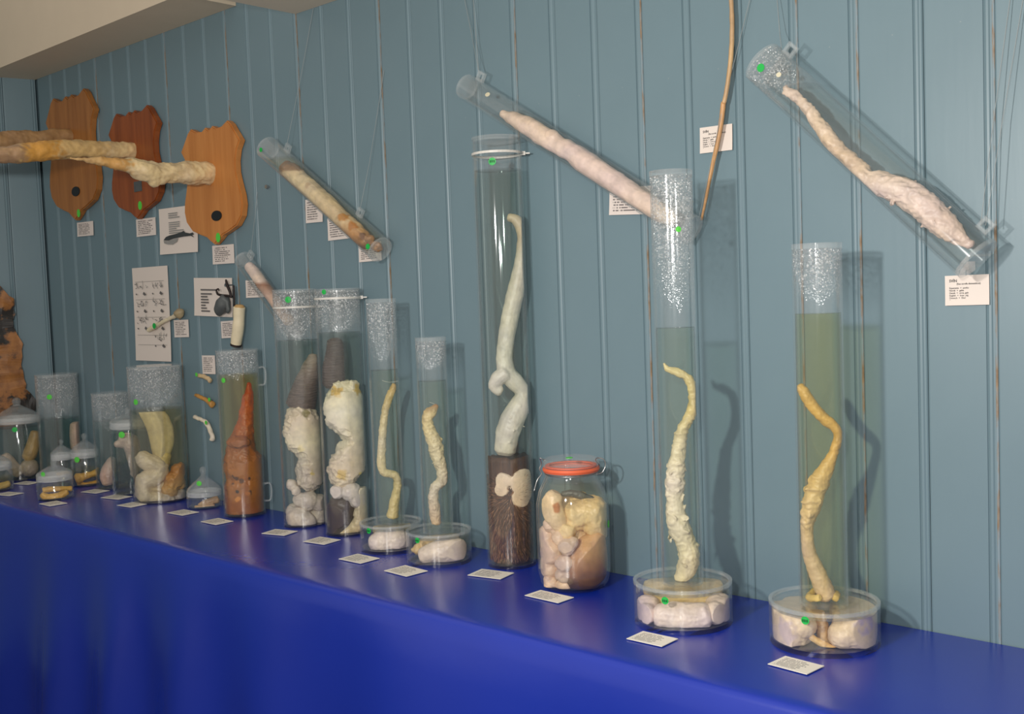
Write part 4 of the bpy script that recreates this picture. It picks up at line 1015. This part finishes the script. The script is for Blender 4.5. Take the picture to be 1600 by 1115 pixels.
specimen('preserved_specimen', 'cream banded specimen with rusty ends in the stained hanging tube', V, Fa, zcols(V, [(onY(575, 385, y2).z, (140, 100, 62)), (onY(562, 366, y2).z, (196, 140, 80)), (onY(545, 345, y2).z, (226, 196, 150)), (onY(470, 280, y2).z, (228, 206, 170)), (onY(459, 270, y2).z, (222, 196, 160)), (onY(455, 267, y2).z, (150, 116, 82)), (onY(440, 255, y2).z, (140, 106, 72))], [(onY(536, 336, y2-0.021), 0.022, (206, 140, 50)), (onY(550, 350, y2-.021), 0.022, (190, 122, 44)), (onY(566, 366, y2-.018), 0.018, (120, 78, 44)), (onY(480, 288, y2-.021), 0.012, (206, 176, 140))]))
organ('brown ragged end piece at the low end of the stained hanging tube', [ball(onY(578, 374, y2-.012), 0.014), ball(onY(589, 385, y2-.006), 0.015)], [(T, (150, 108, 70)), (2, (176, 130, 84))], vox=0.002, amp=0.005, freq=80)
# tube 1 (small)
y1 = -0.042
r1, A1, B1, d1, R1, _ = hanging_tube('small hanging tube with a brown ring, ending behind the taupe cone cylinder', (379, 404), (462, 520), 14, y1, (388, 413), 'clear', [(391, 400)], [[(392, 392, y1), (398, 340, -0.02), (402, 300, -0.006)]])
p1 = tpath(y1, [(389, 416, 8), (398, 426, 9.5), (407, 440, 9.5), (417, 452, 10), (428, 466, 10.5), (440, 484, 10.5), (452, 502, 9)])
V, Fa = rough(*fuse([sweep(p1, 14, 5)], 0.0022), 0.0012, 50)
V = tube_limit(V, A1, d1, R1-0.0042)
specimen('preserved_specimen', 'pink specimen with a brown ring in the small hanging tube', V, Fa, zcols(V, [(onY(450, 500, y1).z, (228, 196, 176)), (onY(424, 462, y1).z, (206, 168, 146)), (onY(418, 452, y1).z, (178, 136, 110)), (onY(411, 444, y1).z, (150, 96, 62)), (onY(407, 438, y1).z, (226, 200, 184)), (onY(390, 416, y1).z, (230, 206, 194))]))

# ================================================================== SHIELDS WITH MOUNTED SPECIMENS
half = [(0, .955), (.12, .985), (.25, .955), (.42, .962), (.62, 1.0), (.72, .97), (.82, .915), (1.0, .82), (.88, .75), (.82, .66), (.82, .57), (.88, .48), (.96, .38), (.985, .30), (.93, .21), (.75, .135), (.48, .095), (.27, .07), (.15, .035), (0, 0)]
def shield(label, cx, z0, z1, hw, mat, th, emblem, stick, horn, hcols, hornlabel, hmat='dry', emat='round'):
    root = thing('mounted_specimen', label, 'trophy', (cx, 0, z0))
    out = [(cx+u*hw, -0.004-th, z0+w_*(z1-z0)) for u, w_ in half]+[(cx-u*hw, -0.004-th, z0+w_*(z1-z0)) for u, w_ in half[-2:0:-1]]
    o = mk('wooden_shield', *prism(out, (0, th, 0)), mat, root)
    bm = bmesh.new(); bm.from_mesh(o.data)
    eds = [e for e in bm.edges if all(abs(vv.co.y-(-0.004-th)) < 1e-5 for vv in e.verts) and len(e.link_faces) == 2]
    bmesh.ops.bevel(bm, geom=eds, offset=0.004, segments=2, affect='EDGES'); bm.to_mesh(o.data); bm.free()
    yf = -0.004-th
    eu, ev, er = emblem
    P = onY(eu, ev, yf); P.x = P.x
    if emat == 'round': 
        ve, fe = lathe(P, [(0, 0), (er*mpp(P), 0), (er*mpp(P), 0.003), (0, 0.003)], 26, (0, -1, 0))
        mk('emblem', [Vector((P.x+(q.x-P.x)*1.75, q.y, q.z)) for q in ve], fe, M['black'], root)
    else: mk('emblem', *box(P.x-0.030, P.x+0.022, yf-0.003, yf, P.z-0.018, P.z+0.018), M['pouch'], root)
    su, sv = stick; P = onY(su, sv, yf)
    v_, f_ = lathe(P, [(0, 0), (0.012, 0), (0.012, 0.0015), (0, 0.0015)], 18, (0, -1, 0))
    v_ = [Vector((q.x, q.y, P.z+(q.z-P.z)*1.3)) for q in v_]
    mk('sticker', v_, f_, M['lgreen'], root)
    V, Fa = horn
    o = mk('dried_specimen', V, Fa, M[hmat], root, None, True, hcols); o['label'] = hornlabel
    return root
def xpath(x, pts):
    out = []
    for u, v, r in pts:
        P = onX(u, v, x); out.append((*P, r*mpp(P)))
    return out
s3 = (-3.14, T+0.862, T+1.252, 0.176)
h3 = xpath(s3[0]-0.005, [(343, 271, 17), (320, 271, 18.5), (290, 270, 18), (262, 270, 16), (248, 272, 17), (236, 270, 18), (222, 265, 17), (205, 259, 13), (185, 256, 10), (160, 252, 7), (135, 249.5, 4.5), (118, 248, 3), (106, 247, 1.2)])
V, Fa = rough(*fuse([sweep(h3, 18, 6)]+[sweep(xpath(s3[0]-0.03, [(252, 268, 4), (254, 278, 4), (252, 286, 3)]), 8, 3), ball(onX(240, 281, s3[0]), 0.022)], 0.004), 0.006, 26, 0.002, 110, ridge=0.003, rfreq=30)
c3 = zcols(V, [(0, (222, 196, 152)), (3, (222, 196, 152))], [(onX(170, 252, s3[0]), 0.08, (206, 156, 92)), (onX(130, 249, s3[0]), 0.07, (206, 166, 110)), (onX(250, 272, s3[0]), 0.02, (196, 150, 110))])
shield('honey oak shield with a wrinkled ivory tapering specimen, black round emblem', s3[0], s3[1], s3[2], s3[3], M['oak3'], 0.022, (339, 337, 8), (341, 371), (V, Fa), c3, 'ivory wrinkled dried specimen tapering to a point')
s2 = (-3.635, T+0.982, T+1.372, 0.176)
h2 = xpath(s2[0], [(219, 236, 12), (200, 235, 12.5), (170, 234, 13), (140, 233, 14), (110, 233, 15), (75, 236, 16), (40, 239, 15), (10, 241, 14), (-25, 243, 12), (-60, 244, 8)])
V, Fa = rough(*fuse([sweep(h2, 18, 6)], 0.005), 0.006, 22, 0.002, 90, ridge=0.003, rfreq=25)
c2 = zcols(V, [(0, (206, 172, 116)), (3, (212, 176, 120))], [(onX(60, 238, s2[0]), 0.09, (206, 150, 70)), (onX(10, 242, s2[0]), 0.07, (176, 140, 104)), (onX(190, 234, s2[0]), 0.08, (222, 194, 146))])
shield('red-brown oak shield with a long thick ochre dried specimen and square emblem', s2[0], s2[1], s2[2], s2[3], M['oak2'], 0.022, (217, 291, 8), (219, 321), (V, Fa), c2, 'long thick ochre dried specimen', emat='square')
s1 = (-4.112, T+1.012, T+1.50, 0.205)
h1 = xpath(s1[0], [(122, 214, 10), (100, 214, 12), (70, 216, 13), (40, 218, 14), (10, 220, 15), (-30, 222, 15), (-70, 225, 12)])
V, Fa = rough(*fuse([sweep(h1, 18, 6)], 0.005), 0.007, 22, 0.002, 90)
c1 = zcols(V, [(0, (160, 124, 84)), (3, (172, 134, 92))])
shield('amber oak shield nearest the room corner with a drab brown dried specimen', s1[0], s1[1], s1[2], s1[3], M['oak1'], 0.022, (119, 299, 7.5), (123, 333), (V, Fa), c1, 'drab brown dried specimen')
# amber hide plaque standing by the end wall
def hide_plaque():
    y = -0.13
    edge = [(0, 446), (6, 453), (14, 462), (22, 466), (23, 475), (21, 482), (24, 490), (20, 500), (21, 510), (27, 522), (34, 533), (36, 537), (34, 547), (35, 557), (33, 570), (36, 580), (38, 592), (41, 600), (40, 607), (47, 613), (57, 625), (56, 640), (50, 652), (40, 662)]
    wn = Vector((CA, -math.sin(SA), 0)); w0 = Vector((XC, 0, 0))+wn*0.037; along = Vector((math.sin(SA), CA, 0))
    def onE(u, v):
        d_ = ray(u, v); q_ = C+d_*((w0-C).dot(wn)/d_.dot(wn)); return Vector((0, (q_-w0).dot(along), q_.z))
    E_ = [onE(u, v) for u, v in edge]
    yl = -0.62
    pts = [(p.y, p.z) for p in E_]
    ztop, zbot = pts[0][1], pts[-1][1]
    left = []
    ym = E_[0].y-0.04
    for yy, zz in reversed(pts): left.append((2*ym-yy, zz+0.01*math.sin(zz*60)))
    xw = 0.0; out = [(0.0, a, b) for a, b in pts+left]
    V, Fa = prism(out, (-0.028, 0, 0))
    me = bpy.data.meshes.new('t'); me.from_pydata([tuple(q) for q in V], [], Fa)
    bm = bmesh.new(); bm.from_mesh(me)
    bmesh.ops.triangulate(bm, faces=bm.faces)
    bmesh.ops.subdivide_edges(bm, edges=bm.edges, cuts=3, use_grid_fill=True)
    bm.verts.index_update()
    V = [v_.co.copy() for v_ in bm.verts]; Fa = [tuple(q.index for q in fc.verts) for fc in bm.faces]; bm.free()
    dark = [(onE(0, 515), 0.05), (onE(14, 590), 0.062), (onE(8, 612), 0.05), (onE(-10, 500), 0.05), (onE(-60, 560), 0.1)]
    cols = []
    for v_ in V:
        dmin = min(((v_-c_).length/r_) for c_, r_ in dark); t = max(0.0, min(1.0, 1.25-dmin)); cols.append((t, t, t))
    V = [v_+Vector((0.006*noise.noise(v_*25), 0, 0)) for v_ in V]
    cols = [tuple(min(1, 0.9*q_) for q_ in c_) for c_ in cols]
    V = [w0+wn*v_.x+along*v_.y+Vector((0, 0, v_.z)) for v_ in V]
    ctr = tuple(w0+along*ym+Vector((0, 0, zbot)))
    o = mk('hide_plaque', V, Fa, M['hide'], None, ctr, False, cols)
    tag(o, 'amber and black mottled plaque with a wavy edge on the end wall', 'plaque')
hide_plaque()

# ================================================================== PAPERS AND CARDS ON THE WALL
def wall_sheet(name, label, quad, mat, cat, th=0.0008, curl=0.004, group=None):
    """sheet of paper pinned to the wall: quad = photo corners TL, TR, BR, BL"""
    P = [onY(u, v, -0.004) for u, v in quad]
    n = 8; V, Fa = [], []
    c = sum(P, Vector())/4
    wd = ((P[1]-P[0]).length+(P[2]-P[3]).length)/2; ht = ((P[3]-P[0]).length+(P[2]-P[1]).length)/2
    ang = math.atan2((P[1]-P[0]).z, (P[1]-P[0]).x)
    for side in (0, 1):
        for j in range(n+1):
            for i in range(n+1):
                s, t = i/n, j/n
                V.append(((s-.5)*wd, (t-.5)*ht, -curl*(abs(t-.5)*2)**3*0.0+curl*((1-t)**3)*0.9+(th if side else 0)))
    m_ = (n+1)**2
    for j in range(n):
        for i in range(n):
            a = j*(n+1)+i; Fa.append((a, a+1, a+n+2, a+n+1)); Fa.append((m_+a, m_+a+n+1, m_+a+n+2, m_+a+1))
    rim = [i for i in range(n+1)]+[(j+1)*(n+1)-1 for j in range(1, n+1)]+[n*(n+1)+i for i in range(n-1, -1, -1)]+[j*(n+1) for j in range(n-1, 0, -1)]
    for a, b in zip(rim, rim[1:]+rim[:1]): Fa.append((a, m_+a, m_+b, b))
    o = mk(name, V, Fa, mat)
    o.rotation_euler = (math.pi/2, -ang, 0) if False else (math.pi/2, 0, 0)
    o.rotation_mode = 'XYZ'
    Mx = Matrix.Translation(c) @ Matrix.Rotation(-ang, 4, 'Y') @ Matrix.Rotation(math.pi/2, 4, 'X')
    o.matrix_world = Mx
    if label: tag(o, label, cat, group)
    return o, wd, ht
def text_mesh(body, size, x, y, parent, z=0.0014, bold=False, mat=None):
    cu = bpy.data.curves.new('t', 'FONT'); cu.body = body; cu.size = size; cu.resolution_u = 2
    if bold: cu.offset = size*0.02
    to = bpy.data.objects.new('t', cu); COL.objects.link(to)
    dg = bpy.context.evaluated_depsgraph_get()
    me = bpy.data.meshes.new_from_object(to.evaluated_get(dg))
    bpy.data.objects.remove(to); bpy.data.curves.remove(cu)
    for v_ in me.vertices: v_.co.x += x; v_.co.y += y; v_.co.z = z
    me.materials.clear(); me.materials.append(mat or M['ink'])
    o = bpy.data.objects.new('printed_text', me); COL.objects.link(o); o.parent = parent
    return o
def pig_card(label, quad):
    o, wd, ht = wall_sheet('wall_card', label, quad, M['paper'], 'card', curl=0.0012)
    text_mesh('SVÍN', ht*0.125, -wd*0.40, ht*0.28, o, bold=True)
    text_mesh('(Sus scrofa domesticus)', ht*0.082, -wd*0.23, ht*0.19, o, bold=True)
    for i, (a, b) in enumerate([('Esperanto', 'porko'), ('Norsk', 'galte'), ('Dansk', 'orne, galt'), ('English', 'boar, pig'), ('Deutsch', 'Eber'), ('Français', 'verrat'), ('Español', 'cerdo domestico')]):
        text_mesh(a+'  =  '+b, ht*0.078, -wd*0.40, ht*(0.055-0.083*i), o, bold=True)
    return o
pig_card('white pig card printed in seven languages under the largest hanging tube', [(1477, 431), (1545, 428), (1547, 476), (1477, 477)])
pig_card('white pig card printed in seven languages crossed by the thin tan rod', [(1093, 200), (1144, 193), (1145, 233), (1095, 241)])
cards = [('printed card half hidden behind the low end of the pink sausage-like tube', [(952, 293), (1016, 290), (1017, 332), (953, 338)]),
 ('printed card under the upper half of the stained hanging tube', [(478, 312), (504, 309), (504, 346), (478, 349)]),
 ('printed card under the middle of the stained hanging tube', [(512, 341), (547, 336), (548, 371), (513, 377)]),
 ('printed card behind the low end of the stained hanging tube', [(561, 380), (596, 376), (596, 406), (561, 410)]),
 ('printed card behind the small brown-ringed hanging tube', [(384, 438), (416, 436), (416, 464), (385, 465)]),
 ('printed card under the tip of the honey oak shield', [(332, 384), (366, 381), (366, 411), (333, 413)]),
 ('printed card under the tip of the red-brown oak shield', [(213, 343), (243, 339), (244, 367), (214, 370)]),
 ('printed card under the tip of the amber oak shield', [(120, 348), (146, 345), (146, 367), (122, 370)]),
 ('printed card beside the slim bone on the drawing sheet', [(272, 500), (295, 499), (295, 526), (273, 527)]),
 ('printed card half behind the hanging thick bone', [(346, 502), (372, 500), (372, 527), (346, 528)]),
 ('printed card above the three small wall bones', [(316, 555), (336, 555), (337, 585), (317, 583)])]
for i, (lb, q) in enumerate(cards):
    wall_sheet('wall_card', lb, q, mat_print('wall_card_print', 10, 1.3+i*2.7, (70, 66, 68), (226, 214, 206), True, 0.8, 0.44), 'card', curl=0.001)
# whale poster
o, wd, ht = wall_sheet('whale_poster', 'paper sheet with printed lines above a picture of a whale', [(250, 327), (310, 319), (308, 394), (250, 397)], M['paper'], 'poster', curl=0.004)
def flat_shape(name, pts, mat, parent, z=0.0016):
    n = len(pts); me = bpy.data.meshes.new(name); me.from_pydata([(x_, y_, z) for x_, y_ in pts], [], [tuple(range(n))]); me.materials.append(mat)
    q = bpy.data.objects.new(name, me); COL.objects.link(q); q.parent = parent; return q
zw = 0.0052
def wpt(u, v): return ((u-280)/58.0*wd, (360-v)/73.0*ht)
flat_shape('whale_print', [wpt(*q) for q in [(258, 374), (262, 369), (268, 367), (276, 366), (285, 364), (290, 362), (292, 365), (299, 367), (303, 366), (305, 369), (302, 370), (305, 374), (300, 371), (290, 371), (280, 372), (272, 373), (266, 375)]], M['whale'], o, zw)
flat_shape('whale_belly_print', [wpt(*q) for q in [(258, 374.5), (266, 375.5), (272, 373.6), (281, 372.6), (279, 378), (272, 382), (264, 381), (259, 379)]], M['whalelight'], o, zw)
tx = []
for i in range(9):
    zl = ht*(0.36-0.045*i)-(0.01 if i > 2 else 0); l_ = wd*random.uniform(0.18, 0.5)
    tx.append(([(-wd*.22, zl, zw), (-wd*.22+l_, zl, zw), (-wd*.22+l_, zl+.004, zw), (-wd*.22, zl+.004, zw)], [(0, 1, 2, 3)]))
v_, f_ = join(*tx); q = mk('printed_lines', v_, f_, M['whalelight']); q.parent = o; q['kind'] = 'stuff'
# drawing sheet
o, wd, ht = wall_sheet('drawing_sheet', 'tall narrow sheet of small animal sketches in two columns', [(212, 419), (263, 415), (268, 563), (209, 563)], M['paper'], 'poster', curl=0.005)
ms = []; ms2 = []
zw = 0.0062
for r_ in range(4):
    for c_ in range(2):
        if r_ == 3 and c_ == 0: continue
        cx_ = (-0.24+0.47*c_)*wd; cy_ = (0.27-0.185*r_)*ht
        for k_ in range(16):
            x_ = cx_+random.uniform(-.17, .17)*wd; y_ = cy_+random.uniform(-.005, .05)*ht; a_ = random.uniform(0, 3.1); l_ = random.uniform(.006, .02); w_ = 0.0011
            dx, dy = math.cos(a_)*l_, math.sin(a_)*l_; nx_, ny_ = -math.sin(a_)*w_, math.cos(a_)*w_
            (ms if k_ % 3 else ms2).append(([(x_-nx_, y_-ny_, zw), (x_+dx-nx_, y_+dy-ny_, zw), (x_+dx+nx_, y_+dy+ny_, zw), (x_+nx_, y_+ny_, zw)], [(0, 1, 2, 3)]))
        for sx_ in (-.13, .10):
            x_, y_ = cx_+sx_*wd, cy_-0.055*ht; q = 0.012 if sx_ > 0 else 0.006
            ms2.append(([(x_-q, y_, zw), (x_, y_-q*.5, zw), (x_+q, y_-q*.2, zw), (x_+q*.3, y_+q*.35, zw), (x_-q*.4, y_+q*.7, zw)], [(0, 1, 2, 3, 4)]))
for yl in (0.345, 0.155, -0.035, -0.225, -0.33):
    ms.append(([(-.4*wd, yl*ht, zw), (.42*wd, yl*ht, zw), (.42*wd, yl*ht+.0012, zw), (-.4*wd, yl*ht+.0012, zw)], [(0, 1, 2, 3)]))
q = mk('sketch_lines', *join(*ms), M['whalelight']); q.parent = o; q['kind'] = 'stuff'
q = mk('sketch_shading', *join(*ms2), M['ink2']); q.parent = o; q['kind'] = 'stuff'
# text sheet behind pouch
o, wd, ht = wall_sheet('text_sheet', 'square printed sheet behind the grey pouch', [(304, 434), (363, 434), (364, 494), (304, 494)], M['paper'], 'poster', curl=0.003)
tx = []
for i in range(8):
    zl = ht*(0.17-0.075*i)-(0.0 if i == 0 else 0.004); l_ = wd*(0.42 if i == 0 else random.uniform(0.1, 0.3))
    tx.append(([(-wd*.3, zl, .0044), (-wd*.3+l_, zl, .0044), (-wd*.3+l_, zl+.005, .0044), (-wd*.3, zl+.005, .0044)], [(0, 1, 2, 3)]))
v_, f_ = join(*tx); q = mk('printed_lines', v_, f_, M['ink2']); q.parent = o; q['kind'] = 'stuff'

# ================================================================== SMALL THINGS ON THE WALL
def yp(pts, y):
    out = []
    for u, v, r in pts:
        P = onY(u, v, y); out.append((*P, r*mpp(P)))
    return out
c0 = onY(350, 475, -0.02)
pt = thing('hanging_pouch', 'grey leathery pouch on a dark cord hanging over a printed sheet', 'pouch', tuple(c0))
V, Fa = rough(*fuse([sweep(yp([(352, 464, 7), (348, 474, 11), (344, 484, 10), (341, 490, 6)], -0.028), 14, 4), sweep(yp([(355, 470, 5), (357, 482, 4), (355, 489, 2)], -0.026), 10, 4)], 0.0035), 0.004, 40)
mk('bag', V, Fa, M['pouch'], pt, None, True)
for pts in ([(338, 453, 1.4), (340, 459, 1.8), (346, 461, 2), (356, 462, 2), (362, 463, 2)], [(353, 437, 1.5), (355, 445, 2.4), (359, 455, 2.2), (361, 463, 2)], [(365, 446, 1.4), (366, 460, 1.6), (366, 478, 1.6)], [(338, 453, 1.4), (341, 451, 1.2), (342, 454, 1)]):
    mk('cord', *sweep(yp(pts, -0.03), 8, 3), M['cord'], pt, None, True)
P = onY(364, 445, -0.002); 
tag(mk('nail', *lathe(P, [(0, 0), (0.0025, 0), (0.0025, 0.026), (0.006, 0.026), (0.006, 0.029), (0, 0.029)], 10, (0, -1, 0)), M['steel'], None, P), 'small shiny nail above the hanging thick bone', 'nail')
P = onY(421, 292, 0.0)
tag(mk('screw', *lathe(P, [(0, 0), (0.003, 0), (0.003, 0.010), (0.007, 0.010), (0.006, 0.014), (0, 0.014)], 12, (0, -1, 0)), M['steel'], None, P), 'small screw head in the wall between honey oak shield and stained tube', 'screw')
# thick bone
bt = thing('hanging_bone', 'thick cream bone cylinder hanging by a dark cord above the orange-brown cylinder', 'bone', tuple(onY(371, 510, -0.03)))
V, Fa = rough(*sweep(yp([(374, 480, 9), (373.5, 495, 9), (372.5, 510, 9.2), (370, 528, 8.6), (368.5, 539, 8.2)], -0.034), 18, 6), 0.002, 40)
mk('shaft', V, Fa, M['bone'], bt, None, True)
mk('cut_end', *sweep(yp([(374, 478.5, 8.2), (374, 480.5, 8.8)], -0.034), 18, 1), M['dry'], bt, None, True, [lin((196, 158, 104))]*(18*4))
mk('dark_band', *sweep(yp([(368.9, 537, 9), (368.5, 540, 8.8)], -0.034), 18, 1, endround=False), M['cord'], bt)
# slim bone on the sheet
sb = thing('slim_bone', 'slim cream bone with a green dot across the drawing sheet', 'bone', tuple(onY(258, 505, -0.02)))
V, Fa = rough(*fuse([sweep(yp([(232, 516, 3.4), (240, 511, 4), (252, 504, 3.2), (264, 498, 3.0), (272, 494, 3.6), (279, 490, 5)], -0.02), 12, 4)], 0.003), 0.0015, 60)
mk('shaft', V, Fa, M['bone'], sb, None, True)
P = onY(280, 489.5, -0.02)
mk('knob_end', *rough(*ball(P, 0.020, (1, .8, .9)), 0.004, 70), M['dry'], sb, None, True, [lin((150, 134, 110))]*162 if False else [lin((156, 140, 112))]*len(ball(P, 1)[0]))
P = onY(241, 509, -0.037); disc(P, (0, -1, 0), 0.0105, 0.001, 16, 'sticker', M['green'], sb)
for lb, pts, dot, cc_ in (('small curved bone, uppermost of three beside the orange-brown cylinder', [(309, 586, 3.2), (316, 587, 3.2), (323, 590, 3.6), (329, 595, 4.2)], (307, 585), (206, 180, 140)),
                     ('small ochre bone with a knobbed end, middle of three on the wall', [(306, 617, 3), (316, 621, 3.4), (325, 627, 3.4), (332, 632, 6)], (327, 624), (192, 140, 72)),
                     ('small white bent bone, lowest of three on the wall', [(304, 651, 3.4), (312, 654, 3.2), (321, 659, 3.4), (327, 669, 3.8), (332, 681, 4.4), (331, 687, 4.4)], (322, 660), (228, 216, 196))):
    r_ = thing('small_bone', lb, 'bone', tuple(onY(pts[1][0], pts[1][1], -0.015)))
    V, Fa = rough(*fuse([sweep(yp(pts, -0.018), 12, 4)], 0.003), 0.003, 60)
    mk('shaft', V, Fa, M['dry'], r_, None, True, [lin(cc_)]*len(V))
    P = onY(dot[0], dot[1], -0.034); disc(P, (0, -1, 0), 0.007, 0.001, 12, 'sticker', M['lgreen'], r_)
# thin rod
V, Fa = rough(*sweep(yp([(1139, -60, 3.4), (1142, -10, 3.6), (1144, 40, 3.8), (1142, 90, 3.8), (1137, 130, 3.6), (1132, 158, 3.6), (1130, 163, 4.2), (1127, 190, 4.0), (1120, 228, 3.6), (1110, 275, 2.8), (1102, 315, 2.4), (1096, 343, 2.0)], -0.022), 10, 4), 0.0008, 90)
o = mk('thin_rod', V, Fa, M['dry'], None, onY(1120, 228, -0.022), True, [lin((190, 156, 116) if v_.z > onY(1131, 160, -0.022).z else (196, 150, 104)) for v_ in V])
tag(o, 'long thin tan dried rod hanging over a pig card on the wall', 'rod')

# ================================================================== CARDS ON THE TABLE
def table_card(label, u, v, wd, ht, rot):
    P = onZ(u, v, T+0.003)
    vv, ff = box(-wd/2, wd/2, -ht/2, ht/2, 0, 0.0012)
    o = mk('table_card', vv, ff, M['pad']); o.location = P-Vector((0, 0, 0.0012)); o.rotation_euler = (0.0, 0, rot)
    return tag(o, label, 'card')
for lb, u, v, wd, ht, rot in [
 ('white card lying before the olive fluid tube and dish', 1243.5, 1038, .078, .0545, -0.08),
 ('white card lying before the sage fluid tube and dish', 1019, 997, .080, .055, 0.02),
 ('white card lying before the clip-top jar', 858, 931, .098, .052, -0.02),
 ('white card lying before the tallest cylinder', 767, 896, .092, .062, 0.2),
 ('white card lying before the dish beside the tallest cylinder', 634, 891, .088, .066, -0.06),
 ('white card lying before the dish beside the dark-tipped pair', 561, 872, .086, .064, 0.02),
 ('white card lying before the torn cream specimen cylinder', 503, 844, .082, .064, 0.12),
 ('white card lying before the tilted taupe cone cylinder', 437, 831, .084, .060, 0.25),
 ('white card lying before the orange-brown cylinder', 339, 814, .084, .062, 0.0),
 ('white card lying before the frosted-lid knob jar', 286, 800, .086, .062, 0.05),
 ('white card lying before the wide streaked cylinder', 206, 788, .080, .062, 0.1),
 ('white card lying before the tall knob-lid jar', 182, 776, .095, .060, 0.2),
 ('white card lying before the medium green-dot knob jar', 149, 767, .085, .060, 0.2),
 ('white card lying before the low yellow coil jar', 83, 786, .082, .062, 0.0),
 ('white card lying before the low pale yellow scraps jar', 14, 771, .085, .060, 0.25),
 ('white card lying before the big green knob-lid jar', 42, 754, .085, .060, 0.3)]:
    table_card(lb, u, v, wd, ht, rot)

for o in bpy.data.objects:
    for kx in ('_o', '_part'):
        if kx in o.keys(): del o[kx]
